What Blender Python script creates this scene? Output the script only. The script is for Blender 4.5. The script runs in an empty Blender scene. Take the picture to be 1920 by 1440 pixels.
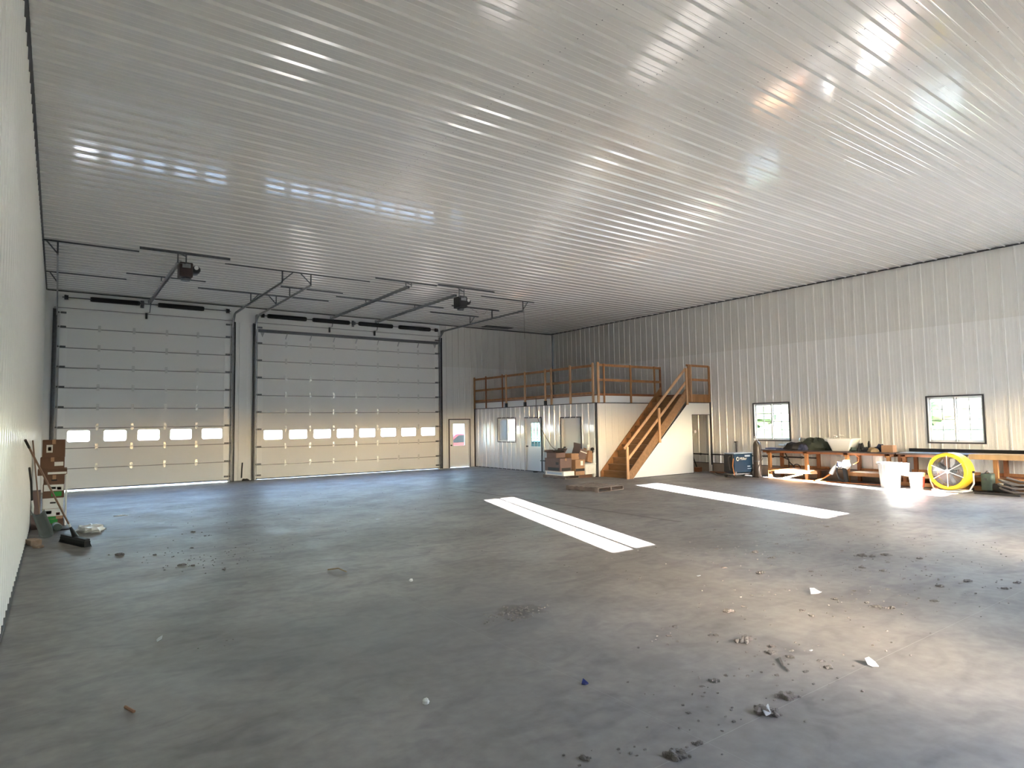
import bpy, math, random
from mathutils import Vector, Matrix
random.seed(7)
PI = math.pi
scn = bpy.context.scene
COL = scn.collection
D2 = bpy.data

# ------------------------------------------------------------------ materials
def mat(name, col, rough=.5, metal=0, spec=.5, noise=0, nscale=8, bump=0, bscale=20, coat=0, stretch=(1,1,1), col2=None, emit=0):
    m = D2.materials.new(name); m.use_nodes = True
    nt = m.node_tree; N = nt.nodes; L = nt.links
    b = N['Principled BSDF']
    b.inputs['Base Color'].default_value = (*col, 1)
    b.inputs['Roughness'].default_value = rough
    b.inputs['Metallic'].default_value = metal
    b.inputs['Specular IOR Level'].default_value = spec
    b.inputs['Coat Weight'].default_value = coat
    b.inputs['Coat Roughness'].default_value = .17
    tc = N.new('ShaderNodeTexCoord'); mp = N.new('ShaderNodeMapping')
    mp.inputs['Scale'].default_value = stretch
    L.new(tc.outputs['Object'], mp.inputs['Vector'])
    if noise or col2:
        n = N.new('ShaderNodeTexNoise'); n.inputs['Scale'].default_value = nscale; n.inputs['Detail'].default_value = 5
        L.new(mp.outputs[0], n.inputs['Vector'])
        r = N.new('ShaderNodeValToRGB'); r.color_ramp.elements[0].position = .3; r.color_ramp.elements[1].position = .7
        c2 = col2 or tuple(c*(1-noise) for c in col)
        r.color_ramp.elements[0].color = (*c2, 1); r.color_ramp.elements[1].color = (*col, 1)
        L.new(n.outputs['Fac'], r.inputs[0]); L.new(r.outputs[0], b.inputs['Base Color'])
    if bump:
        n2 = N.new('ShaderNodeTexNoise'); n2.inputs['Scale'].default_value = bscale; n2.inputs['Detail'].default_value = 3
        L.new(mp.outputs[0], n2.inputs['Vector'])
        bm = N.new('ShaderNodeBump'); bm.inputs['Strength'].default_value = bump; bm.inputs['Distance'].default_value = .02
        L.new(n2.outputs['Fac'], bm.inputs['Height']); L.new(bm.outputs[0], b.inputs['Normal'])
    return m

M = {}
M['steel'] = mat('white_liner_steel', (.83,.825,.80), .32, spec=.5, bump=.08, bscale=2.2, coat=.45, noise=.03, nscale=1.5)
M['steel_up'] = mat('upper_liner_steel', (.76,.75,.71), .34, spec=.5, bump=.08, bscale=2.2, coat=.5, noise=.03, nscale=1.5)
M['ceil'] = mat('ceiling_liner_steel', (.70,.69,.665), .26, spec=.6, bump=.14, bscale=1.3, coat=1.0, noise=.03, nscale=1.2)
M['office'] = mat('office_liner_steel', (.82,.825,.83), .24, spec=.7, bump=.03, bscale=2.5, coat=1.0)
M['smooth'] = mat('smooth_white_panel', (.84,.84,.83), .38, spec=.5, bump=.05, bscale=3)
M['trim'] = mat('dark_trim', (.045,.045,.05), .5)
M['frame_w'] = mat('white_frame', (.78,.78,.78), .4)
M['door_skin'] = mat('door_skin', (.80,.795,.785), .42, spec=.5, bump=.06, bscale=90, coat=.05)
M['door_stile'] = mat('door_stile', (.84,.84,.83), .3, spec=.5, coat=.3)
M['galv'] = mat('galvanised', (.42,.43,.44), .38, metal=.85, noise=.25, nscale=25)
M['galv_d'] = mat('dark_galvanised', (.14,.145,.155), .42, metal=.7, noise=.3, nscale=20)
M['joint'] = mat('joint_shade_grey', (.22,.22,.22), .45)  # grey paints the shade in the grooves between door sections
M['hinge'] = mat('bright_zinc', (.62,.62,.61), .3, metal=.6)
M['black'] = mat('black_metal', (.012,.012,.013), .4)
M['blackp'] = mat('black_plastic', (.02,.02,.022), .55)
M['motor'] = mat('motor_housing', (.05,.028,.025), .45, noise=.3)
M['wood'] = mat('orange_lumber', (.48,.23,.09), .6, noise=.35, nscale=3, stretch=(3,3,.7), bump=.1)
M['wood_l'] = mat('pale_lumber', (.70,.42,.23), .6, noise=.25, nscale=3, stretch=(3,3,.7), bump=.1)
M['wood_r'] = mat('red_brown_lumber', (.36,.14,.055), .6, noise=.35, nscale=3, bump=.1)
M['tread'] = mat('stair_lumber', (.36,.195,.09), .6, noise=.35, nscale=4, stretch=(3,.6,3), bump=.1)
M['ply'] = mat('plywood', (.60,.40,.21), .65, noise=.2, nscale=2, stretch=(1,4,1))
M['bench_top'] = mat('dark_bench_board', (.09,.06,.055), .5, noise=.5, nscale=2)
M['shelf'] = mat('bench_shelf', (.33,.16,.085), .65, noise=.3, nscale=2)
M['pallet'] = mat('weathered_pallet', (.21,.165,.145), .8, noise=.4, nscale=5)
M['card'] = mat('brown_cardboard', (.16,.085,.055), .8, noise=.15, nscale=3)
M['card_l'] = mat('pale_cardboard', (.42,.25,.15), .8, noise=.15, nscale=3)
M['card_g'] = mat('greyish_cardboard', (.19,.13,.12), .8, noise=.15, nscale=3)
M['white'] = mat('white_plastic', (.8,.8,.78), .4)
M['bin_white'] = mat('scuffed_white_plastic', (.56,.56,.54), .45, noise=.15, nscale=6)
for k_,v_ in (('ceil',.09),('steel',.12),('office',.07)): M[k_].node_tree.nodes['Principled BSDF'].inputs['Coat Roughness'].default_value=v_
M['paper'] = mat('white_paper', (.82,.82,.8), .7)
M['label_g'] = mat('green_print', (.02,.30,.045), .5)
M['print_k'] = mat('black_print', (.02,.02,.02), .6)
M['blue'] = mat('welder_blue', (.006,.035,.085), .5, spec=.25)
M['lblue'] = mat('pale_blue', (.45,.55,.70), .35)
M['yellow'] = mat('fan_yellow', (.80,.55,.03), .4)
M['cyl'] = mat('brown_grey_cylinder', (.085,.065,.055), .4, coat=.3, noise=.2)
M['canvas'] = mat('green_canvas', (.10,.115,.085), .9, noise=.4, nscale=5)
M['rubber'] = mat('rubber', (.03,.028,.027), .7)
M['hose'] = mat('grey_hose', (.16,.14,.13), .6)
M['orange'] = mat('orange_cord', (.75,.24,.06), .5)
M['grade'] = mat('treated_grade_board', (.40,.33,.27), .75, noise=.2, nscale=3)
M['lid_red'] = mat('pinkish_red', (.62,.10,.08), .5)
M['green_m'] = mat('green_machine', (.10,.14,.11), .5, noise=.3)
M['clump'] = mat('dried_mud', (.27,.245,.23), .9, noise=.5, nscale=40)
M['brick'] = mat('brown_block', (.42,.30,.22), .9, noise=.3, nscale=20)
M['scrap'] = mat('dull_white_scrap', (.50,.52,.55), .7)
M['broom'] = mat('black_bristle', (.015,.014,.014), .8)
M['handle'] = mat('brown_handle', (.22,.13,.085), .5)
M['grey_p'] = mat('grey_scoop', (.12,.14,.135), .45)
M['bluescrap'] = mat('dark_blue_plastic', (.015,.025,.12), .4)
M['tan'] = mat('tan_rag', (.42,.31,.18), .9, noise=.3)
M['navy'] = mat('navy_cloth', (.05,.06,.12), .9)
M['red_car'] = mat('red_paint', (.55,.03,.04), .3, coat=.5)
M['leaf'] = mat('dark_leaves', (.05,.08,.03), .8, noise=.5, nscale=2)
M['siding'] = mat('white_siding', (.7,.7,.7), .6)

def glass(name, tint=(1,1,1)):
    m = D2.materials.new(name); m.use_nodes = True
    nt = m.node_tree; N = nt.nodes; L = nt.links
    for n in list(N): N.remove(n)
    o = N.new('ShaderNodeOutputMaterial'); t = N.new('ShaderNodeBsdfTransparent'); g = N.new('ShaderNodeBsdfGlossy')
    t.inputs[0].default_value = (*tint, 1); g.inputs['Roughness'].default_value = .02
    f = N.new('ShaderNodeFresnel'); f.inputs[0].default_value = 1.45
    mx = N.new('ShaderNodeMixShader')
    ge = N.new('ShaderNodeNewGeometry'); sb = N.new('ShaderNodeMath'); sb.operation = 'SUBTRACT'; sb.inputs[0].default_value = 1; L.new(ge.outputs['Backfacing'], sb.inputs[1])
    ml = N.new('ShaderNodeMath'); ml.operation = 'MULTIPLY'; L.new(f.outputs[0], ml.inputs[0]); L.new(sb.outputs[0], ml.inputs[1])
    L.new(ml.outputs[0], mx.inputs[0]); L.new(t.outputs[0], mx.inputs[1]); L.new(g.outputs[0], mx.inputs[2]); L.new(mx.outputs[0], o.inputs[0])
    return m
M['glass'] = glass('clear_glass')
M['glass_s'] = glass('view_dimming_glass', (.50,.53,.53))  # added tint that dims the over-bright view outdoors
M['glass_t'] = glass('teal_view_glass', (.60,.86,.90))  # teal of the reflected view put into the glass colour
M['bottle'] = mat('clear_green_bottle', (.55,.75,.85), .12, spec=.8, coat=.8)

# concrete floor
def floor_mat():
    m = D2.materials.new('polished_concrete'); m.use_nodes = True
    nt = m.node_tree; N = nt.nodes; L = nt.links; b = N['Principled BSDF']
    tc = N.new('ShaderNodeTexCoord')
    def noise(s, d=6, st=(1,1,1), dist=0):
        mp = N.new('ShaderNodeMapping'); mp.inputs['Scale'].default_value = st
        L.new(tc.outputs['Object'], mp.inputs['Vector'])
        n = N.new('ShaderNodeTexNoise'); n.inputs['Scale'].default_value = s; n.inputs['Detail'].default_value = d
        n.inputs['Distortion'].default_value = dist
        L.new(mp.outputs[0], n.inputs['Vector']); return n.outputs['Fac']
    def ramp(f, a, b_, ca, cb):
        r = N.new('ShaderNodeValToRGB'); r.color_ramp.elements[0].position = a; r.color_ramp.elements[1].position = b_
        r.color_ramp.elements[0].color = (*ca,1); r.color_ramp.elements[1].color = (*cb,1)
        L.new(f, r.inputs[0]); return r.outputs[0]
    def mul(a, b_, fac=1.0):
        x = N.new('ShaderNodeMixRGB'); x.blend_type = 'MULTIPLY'; x.inputs[0].default_value = fac
        L.new(a, x.inputs[1]); L.new(b_, x.inputs[2]); return x.outputs[0]
    def mix(f, a, b_):
        x = N.new('ShaderNodeMixRGB'); L.new(f, x.inputs[0]); L.new(a, x.inputs[1])
        if isinstance(b_, tuple): x.inputs[2].default_value = (*b_,1)
        else: L.new(b_, x.inputs[2])
        return x.outputs[0]
    def math_(op, a, b_=None, c=None):
        x = N.new('ShaderNodeMath'); x.operation = op
        for i, v in enumerate((a, b_, c)):
            if v is None: continue
            if isinstance(v, (int, float)): x.inputs[i].default_value = v
            else: L.new(v, x.inputs[i])
        return x.outputs[0]
    base = ramp(noise(.55, 7, (1,1,1), .6), .32, .7, (.240,.224,.214), (.340,.322,.311))
    fine = ramp(noise(9, 6), .3, .7, (.84,.84,.84), (1.06,1.06,1.06))
    c = mul(base, fine)
    blotch = ramp(noise(1.6, 8, (1,1.7,1), 1.2), .36, .52, (.80,.80,.83), (1,1,1))
    c = mul(c, blotch)
    # darker area near the camera
    sep = N.new('ShaderNodeSeparateXYZ'); L.new(tc.outputs['Object'], sep.inputs[0])
    X, Y = sep.outputs['X'], sep.outputs['Y']
    def blob(cx, cy, rx, ry, soft=.5, wob=.5, ns=1.5):
        dx = math_('DIVIDE', math_('SUBTRACT', X, cx), rx); dy = math_('DIVIDE', math_('SUBTRACT', Y, cy), ry)
        d = math_('SQRT', math_('ADD', math_('MULTIPLY', dx, dx), math_('MULTIPLY', dy, dy)))
        d = math_('ADD', d, math_('MULTIPLY', math_('SUBTRACT', noise(ns, 6), .5), wob*2.2))
        mr = N.new('ShaderNodeMapRange'); mr.interpolation_type = 'SMOOTHSTEP'
        L.new(d, mr.inputs[0]); mr.inputs[1].default_value = 1-soft; mr.inputs[2].default_value = 1+soft*.4
        mr.inputs[3].default_value = 1; mr.inputs[4].default_value = 0
        return mr.outputs[0]
    def stain(c, f, col, amt):
        return mix(math_('MULTIPLY', f, amt), c, col)
    c = stain(c, blob(3.0,-18.2,2.2,1.3,.7,.8,1.2), (.17,.165,.18), .45)
    c = stain(c, blob(1.5,-10.3,.75,.55,.25,.9,2.2), (.13,.11,.095), .65)
    c = stain(c, blob(2.6,-10.9,.9,.35,.3,.9,2.5), (.15,.13,.12), .45)
    c = stain(c, blob(4.1,-18.35,.25,.22,.4,1.0,6), (.13,.115,.11), .6)
    c = stain(c, blob(4.1,-20.1,.3,.18,.4,.9,5), (.20,.19,.19), .5)
    c = stain(c, blob(3.2,-15.7,.5,.2,.4,.9,5), (.18,.165,.16), .4)
    # scuffed white dust patches
    dust = ramp(noise(3.2, 8, (1,1,1), 1.5), .62, .74, (0,0,0), (1,1,1))
    near = blob(3.5,-7.5,4.5,3.2,.6,.5,.7)
    c = stain(c, math_('MULTIPLY', dust, near), (.50,.50,.52), .5)
    # saw-cut joints
    w = noise(2.5, 3)
    def joint(coord, pos, width, wob=.02):
        p = math_('ADD', coord, math_('MULTIPLY', math_('SUBTRACT', w, .5), wob))
        return math_('LESS_THAN', math_('ABSOLUTE', math_('SUBTRACT', p, pos)), width)
    c = stain(c, joint(Y, -21.08, .003), (.50,.48,.46), .3)
    jd = math_('MULTIPLY', joint(Y, -7.45, .035, .25), math_('LESS_THAN', X, 9.7))
    c = stain(c, jd, (.12,.10,.095), .45)
    jd2 = math_('MULTIPLY', joint(X, 9.62, .045, .10), math_('MULTIPLY', math_('GREATER_THAN', Y, -15.8), math_('LESS_THAN', Y, -7.4)))
    c = stain(c, jd2, (.10,.085,.08), .6)
    c = stain(c, joint(Y, -15.4, .025, .2), (.15,.14,.135), .22)
    c = stain(c, joint(X, 3.42, .003), (.45,.43,.42), .2)
    L.new(c, b.inputs['Base Color'])
    rg = N.new('ShaderNodeMapRange'); L.new(noise(1.3, 6), rg.inputs[0]); rg.inputs[1].default_value=.3; rg.inputs[2].default_value=.7
    rg.inputs[3].default_value = .46; rg.inputs[4].default_value = .64
    L.new(rg.outputs[0], b.inputs['Roughness'])
    b.inputs['Specular IOR Level'].default_value = .30
    bm = N.new('ShaderNodeBump'); bm.inputs['Strength'].default_value = .12; bm.inputs['Distance'].default_value = .01
    L.new(noise(14, 5), bm.inputs['Height']); L.new(bm.outputs[0], b.inputs['Normal'])
    return m
M['floor'] = floor_mat()

def ground_mat():
    m = D2.materials.new('outdoor_ground'); m.use_nodes = True
    nt = m.node_tree; N = nt.nodes; L = nt.links; b = N['Principled BSDF']; b.inputs['Roughness'].default_value = .9
    tc = N.new('ShaderNodeTexCoord'); sep = N.new('ShaderNodeSeparateXYZ'); L.new(tc.outputs['Object'], sep.inputs[0])
    n = N.new('ShaderNodeTexNoise'); n.inputs['Scale'].default_value = .15; L.new(tc.outputs['Object'], n.inputs['Vector'])
    r = N.new('ShaderNodeValToRGB'); r.color_ramp.interpolation = 'CONSTANT'
    a = N.new('ShaderNodeMath'); a.operation = 'MULTIPLY_ADD'; a.inputs[1].default_value = 4; L.new(n.outputs['Fac'], a.inputs[0]); L.new(sep.outputs['X'], a.inputs[2])
    mr = N.new('ShaderNodeMapRange'); mr.inputs[1].default_value = 20; mr.inputs[2].default_value = 120; L.new(a.outputs[0], mr.inputs[0])
    e = r.color_ramp.elements; e[0].position = 0; e[0].color = (.30,.29,.27,1); e[1].position = .07; e[1].color = (.10,.15,.045,1)
    for p, c in ((.2,(.34,.33,.30)), (.42,(.12,.17,.055)), (.9,(.13,.18,.07))):
        q = e.new(p); q.color = (*c,1)
    L.new(mr.outputs[0], r.inputs[0]); L.new(r.outputs[0], b.inputs['Base Color'])
    return m
M['ground'] = ground_mat()

# ------------------------------------------------------------------ mesh builder
class MB:
    def __init__(s): s.v=[]; s.f=[]; s.m=[]
    def add(s, vs, fs, mi=0):
        o=len(s.v); s.v += [tuple(v) for v in vs]; s.f += [tuple(i+o for i in f) for f in fs]; s.m += [mi]*len(fs); return s
    def box(s, x0,x1,y0,y1,z0,z1, mi=0):
        x0,x1=min(x0,x1),max(x0,x1); y0,y1=min(y0,y1),max(y0,y1); z0,z1=min(z0,z1),max(z0,z1)
        vs=[(x0,y0,z0),(x1,y0,z0),(x1,y1,z0),(x0,y1,z0),(x0,y0,z1),(x1,y0,z1),(x1,y1,z1),(x0,y1,z1)]
        return s.add(vs, [(0,3,2,1),(4,5,6,7),(0,1,5,4),(1,2,6,5),(2,3,7,6),(3,0,4,7)], mi)
    def cbox(s, c, d, mi=0, rot=None):
        R_ = rot or Matrix.Identity(3)
        vs=[Vector(c)+R_@Vector((sx*d[0]/2,sy*d[1]/2,sz*d[2]/2)) for sz in (-1,1) for sx,sy in ((-1,-1),(1,-1),(1,1),(-1,1))]
        return s.add(vs, [(0,3,2,1),(4,5,6,7),(0,1,5,4),(1,2,6,5),(2,3,7,6),(3,0,4,7)], mi)
    def bar(s, a, b, w, h, mi=0, up=(0,0,1)):
        a=Vector(a); b=Vector(b); d=(b-a).normalized(); u=Vector(up)
        sd=d.cross(u)
        if sd.length<1e-4: sd=d.cross(Vector((1,0,0)))
        sd.normalize(); u=sd.cross(d).normalized()
        vs=[]
        for p in (a,b):
            for i,j in ((-1,-1),(1,-1),(1,1),(-1,1)): vs.append(p+sd*(i*w/2)+u*(j*h/2))
        return s.add(vs, [(0,1,2,3),(7,6,5,4),(0,4,5,1),(1,5,6,2),(2,6,7,3),(3,7,4,0)], mi)
    def tube(s, pts, r, n=10, mi=0, cap=True):
        pts=[Vector(p) for p in pts]; vs=[]; fs=[]; k=len(pts)
        rs = r if isinstance(r,(list,tuple)) else [r]*k
        prev=None
        for i,p in enumerate(pts):
            d=(pts[min(i+1,k-1)]-pts[max(i-1,0)]).normalized()
            if prev is None:
                u=d.orthogonal().normalized()
            else:
                u=prev-d*prev.dot(d); u = u.normalized() if u.length>1e-6 else d.orthogonal().normalized()
            prev=u; w=d.cross(u)
            for j in range(n):
                t=2*PI*j/n; vs.append(p+(u*math.cos(t)+w*math.sin(t))*rs[i])
        for i in range(k-1):
            for j in range(n):
                a=i*n+j; b=i*n+(j+1)%n; fs.append((a,b,b+n,a+n))
        if cap: fs.append(tuple(range(n))[::-1]); fs.append(tuple(range((k-1)*n,k*n)))
        return s.add(vs,fs,mi)
    def lathe(s, prof, c=(0,0,0), axis='z', n=24, mi=0, rot=None):
        vs=[]; fs=[]; k=len(prof)
        for r,z in prof:
            for j in range(n):
                t=2*PI*j/n; x,y=r*math.cos(t),r*math.sin(t)
                v={'z':(x,y,z),'x':(z,x,y),'y':(y,z,x)}[axis]
                v=Vector(v)
                if rot: v=rot@v
                vs.append(v+Vector(c))
        for i in range(k-1):
            for j in range(n):
                a=i*n+j; b=i*n+(j+1)%n; fs.append((a,b,b+n,a+n))
        cl_ = tuple(prof[0])==tuple(prof[-1])
        if prof[0][0]>1e-6 and not cl_: fs.append(tuple(range(n))[::-1])
        if prof[-1][0]>1e-6 and not cl_: fs.append(tuple(range((k-1)*n,k*n)))
        return s.add(vs,fs,mi)
    def prism(s, poly, axis, a, b, mi=0):
        def P(u,v,w): return {'x':(w,u,v),'y':(u,w,v),'z':(u,v,w)}[axis]
        n=len(poly); vs=[P(u,v,a) for u,v in poly]+[P(u,v,b) for u,v in poly]
        fs=[tuple(range(n))[::-1], tuple(range(n,2*n))]+[(i,(i+1)%n,(i+1)%n+n,i+n) for i in range(n)]
        return s.add(vs,fs,mi)
    def blob(s, c, r, sx=1, sy=1, sz=1, rough=.25, seg=8, rings=6, mi=0, rnd=random):
        vs=[]; fs=[]
        for i in range(rings+1):
            ph=PI*i/rings
            for j in range(seg):
                t=2*PI*j/seg; k=1+rnd.uniform(-rough,rough)
                if i in (0,rings): k=1
                vs.append((c[0]+r*sx*k*math.sin(ph)*math.cos(t), c[1]+r*sy*k*math.sin(ph)*math.sin(t), c[2]+r*sz*k*math.cos(ph)))
        for i in range(rings):
            for j in range(seg):
                a=i*seg+j; b=i*seg+(j+1)%seg; fs.append((a,a+seg,b+seg,b))
        return s.add(vs,fs,mi)
    def build(s, name, mats, parent=None, smooth=False, bevel=0, o=None):
        """parent: thing whose world origin is subtracted (vertices are given in world space) unless o is given"""
        me=D2.meshes.new(name)
        if o is None: o = ORG.get(parent.name, Vector((0,0,0))) if parent else Vector((0,0,0))
        o=Vector(o)
        me.from_pydata([tuple(Vector(v)-o) for v in s.v],[],s.f)
        if not isinstance(mats,(list,tuple)): mats=[mats]
        for m in mats: me.materials.append(M[m] if isinstance(m,str) else m)
        me.polygons.foreach_set('material_index', s.m)
        if smooth: me.polygons.foreach_set('use_smooth',[True]*len(me.polygons))
        me.update()
        ob=D2.objects.new(name,me); COL.objects.link(ob)
        if parent: ob.parent=parent
        ORG[ob.name]=o if parent else Vector((0,0,0))
        if not parent and tuple(o)!=(0,0,0): ob.location=o; ORG[ob.name]=o
        if smooth:
            try: me.set_sharp_from_angle(angle=math.radians(38))
            except Exception: pass
        if bevel:
            bv=ob.modifiers.new('bevel','BEVEL'); bv.width=bevel; bv.segments=2; bv.limit_method='ANGLE'
        return ob
ORG={}
USED=set()
def tag(o, label=None, cat=None, group=None, kind=None):
    if label: o['label']=label
    if cat: o['category']=cat
    if group: o['group']=group
    if kind: o['kind']=kind
    return o
def thing(name, label, cat, loc=(0,0,0), group=None, rz=0, world=True):
    """an Empty at the base; world=True: parts are given in world space; else in the thing's own space"""
    e=D2.objects.new(name,None); e.empty_display_size=.1; COL.objects.link(e)
    e.location=loc; e.rotation_euler=(0,0,rz)
    ORG[e.name]=Vector(loc) if world else Vector((0,0,0))
    return tag(e,label,cat,group)
def struct(o, label=None, cat=None):
    o['kind']='structure'
    if label: o['label']=label; o['category']=cat
    return o
def copy_tree(o, parent=None):
    c=o.copy(); COL.objects.link(c)
    if parent: c.parent=parent
    for ch in list(o.children): copy_tree(ch,c)
    return c

# ------------------------------------------------------------------ room dimensions (metres)
W, H = 19.65, 6.10          # right wall x, ceiling height
YR = -24.05                 # rear wall
XO, YO, YS, ZO = 15.20, -7.69, -8.96, 2.48   # office faces
ZSEAM = 4.29

def profile(u0, u1, pitch=.3048, h=.019, phase=.1):
    """points (u, n) of a ribbed liner panel"""
    pts=[]; u=u0-((u0-phase)%pitch)-pitch
    while u < u1+pitch:
        for du,n in ((-.030,0),(-.014,h),(.014,h),(.030,0),(.098,0),(.104,.004),(.118,.004),(.124,0),(.180,0),(.186,.004),(.200,.004),(.206,0)):
            pts.append((u+du,n))
        u+=pitch
    pts.sort()
    out=[]
    def at(x):
        for (a,na),(b,nb) in zip(pts,pts[1:]):
            if a<=x<=b: return na+(nb-na)*(x-a)/max(b-a,1e-9)
        return 0
    out=[(u0,at(u0))]+[p for p in pts if u0+1e-4<p[0]<u1-1e-4]+[(u1,at(u1))]
    return out, at
def ribbed(mb, U0,U1,V0,V1, place, holes=(), mi=0, phase=.1, thick=.03, h=.019):
    """place(u,v,n)->xyz; holes (u0,u1,v0,v1)"""
    pr,at=profile(U0,U1,phase=phase,h=h)
    us=dict(pr)
    for hh in holes:
        for u in hh[:2]:
            if U0<u<U1: us[u]=at(u)
    ul=sorted(us.items())
    vl=sorted({V0,V1,*[v for h in holes for v in h[2:] if V0<v<V1]})
    for (ua,na),(ub,nb) in zip(ul,ul[1:]):
        for va,vb in zip(vl,vl[1:]):
            um,vm=(ua+ub)/2,(va+vb)/2
            if any(h[0]<um<h[1] and h[2]<vm<h[3] for h in holes): continue
            mb.add([place(ua,va,na),place(ub,va,nb),place(ub,vb,nb),place(ua,vb,na)],[(0,1,2,3)],mi)
            # outer skin
            mb.add([place(ua,va,-thick),place(ub,va,-thick),place(ub,vb,-thick),place(ua,vb,-thick)],[(3,2,1,0)],mi)

# openings
D1 = (.41,5.17,0,5.46); DD2=(6.13,13.35,0,5.44); MD=(13.92,14.92,0,2.03)
RW = [(-12.0,-10.73,1.16,2.37),(-17.30,-16.03,1.16,2.37)]     # right wall windows (y0,y1,z0,z1)
OD = (-22.8,-19.9,0,2.4)                                       # open overhead door in the right wall, out of frame
BW = [(4.40,5.42,1.20,2.42),(9.62,10.71,1.15,2.42),(14.71,15.80,1.15,2.42)]  # rear wall windows
FW = (16.92,19.0,.95,2.10)                                    # far wall window of the office room

# ---------- far wall
mb=MB()
far=lambda u,v,n:(u,-n,v)
holes=[D1,DD2,MD,FW]
ribbed(mb,0,W,0,ZSEAM,far,holes,0)
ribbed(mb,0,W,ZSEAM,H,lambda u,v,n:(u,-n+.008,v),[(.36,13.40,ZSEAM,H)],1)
mb.box(.0,13.46,-.02,.03,5.44,H,2); mb.box(13.35,13.50,-.002,.03,0,5.5,2)      # smooth header panel above the overhead doors
struct(mb.build('wall_far',['steel','steel_up','smooth'],smooth=False),'far wall of white ribbed steel around the overhead doors','wall')
# pier between doors: three folded white trims
mb=MB()
mb.box(5.17,6.13,-.002,.05,0,5.5,0)
for x0,x1,y in ((5.34,5.50,-.035),(5.50,5.78,-.05),(5.78,5.94,-.035)): mb.box(x0,x1,y,.05,0,5.5,0)
struct(mb.build('trim_1','smooth',bevel=.004),'white folded steel pier between the two overhead doors','wall trim')
mb=MB(); mb.box(0,.41,-.002,.05,0,5.5,0); mb.box(0,.20,-.035,.05,0,5.5,0)
struct(mb.build('trim_2','smooth',bevel=.004),'narrow white jamb panel left of the left overhead door','wall trim')

# ---------- left wall
mb=MB(); ribbed(mb,YR,0,0,H,lambda u,v,n:(n,u,v),(),0,phase=.05)
struct(mb.build('wall_left','steel'),'left wall of glossy white ribbed steel','wall')
# ---------- right wall
mb=MB()
ribbed(mb,YR,0,.31,ZSEAM,lambda u,v,n:(W-n,u,v),RW+[OD],0,phase=.13,h=.024)
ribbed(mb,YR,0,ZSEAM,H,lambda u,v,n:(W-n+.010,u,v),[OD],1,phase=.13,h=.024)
struct(mb.build('wall_right',['steel','steel_up']),'right wall of white ribbed steel with two small windows','wall')
mb=MB(); mb.box(W-.022,W+.03,OD[1],0,0,.31,0); mb.box(W-.022,W+.03,YR,OD[0],0,.31,0); mb.box(W-.030,W,OD[1],0,.30,.322,1)
struct(mb.build('baseboard_right',['grade','trim']),'brownish board skirting along the foot of the right wall','baseboard')
# ---------- rear wall
mb=MB(); ribbed(mb,0,W,0,H,lambda u,v,n:(u,YR+n,v),BW,0)
struct(mb.build('wall_rear','steel'))
# ---------- ceiling
mb=MB()
for a,b_,dz in ((0,3.86,0),(3.86,9.6,.004),(9.6,15.4,0),(15.4,W,.004)):
    pr,_=profile(YR,0,phase=.0,h=.028)
    for (ua,na),(ub,nb) in zip(pr,pr[1:]):
        mb.add([(a,ua,H-na+dz),(b_,ua,H-na+dz),(b_,ub,H-nb+dz),(a,ub,H-nb+dz)],[(0,3,2,1)],0)
mb.box(-.14,W+.14,YR-.14,.14,H+.05,H+.12,0)
for q in ((-.14,W+.14,YR-.14,YR-.035,H-.35,H+.06),(-.14,W+.14,.035,.14,H-.35,H+.06),(-.14,-.035,YR-.14,.14,H-.35,H+.06),(W+.035,W+.14,YR-.14,.14,H-.35,H+.06)): mb.box(*q,0)  # unseen outer boxes added to block sun leaking over the walls
struct(mb.build('ceiling','ceil'),'white ribbed steel ceiling with glossy reflections','ceiling')
# screw rows on the ceiling
mb=MB()
for x in (.9,2.4,3.80,5.0,6.3,7.5,8.8,9.66,11.0,12.4,13.8,15.34,16.8,18.2):
    y=-.15
    while y>YR:
        for dy in (-.045,.045): mb.lathe([(.0,-.004),(.007,-.003),(.007,0)],(x,y+dy,H+.001),n=6)
        y-=.3048
struct(tag(mb.build('trim_3','galv_d'),'rows of small fixing screws across the ceiling sheets','screws'))
# ---------- floor, outdoor ground
mb=MB(); mb.box(0,W,YR,0,-.15,0,0)
struct(mb.build('floor','floor'),'dusty grey concrete slab floor with stains','floor')
mb=MB(); mb.box(-150,250,-200,250,-.6,-.16,0)
struct(mb.build('ground','ground'))
# ---------- trims
def trimbox(n,*b,m='trim'):
    q=MB(); q.box(*b); return struct(q.build('trim_%d'%n,m))
trimbox(4,W-.045,W,YR,0,H-.035,H-.008)  # dark strip stands in for the shaded gap above the wall ribs
trimbox(5,0,.05,YR,0,H-.04,H-.006)
trimbox(6,.05,W-.045,-.05,0,H-.05,H-.02)
trimbox(7,W-.035,W-.002,-.035,-.002,2.8,H-.05)
trimbox(8,0,.03,-24,0,0,.025)
# header trims over doors
mb=MB(); mb.box(.22,5.30,-.035,0,5.50,5.56,0); mb.box(6.0,13.46,-.035,0,5.50,5.56,0)
mb.box(.22,5.30,-.045,-.035,5.545,5.56,1); mb.box(6.0,13.46,-.045,-.035,5.545,5.56,1)
struct(mb.build('trim_9',['frame_w','galv_d']),'steel head trim above both overhead doors','wall trim')

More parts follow.
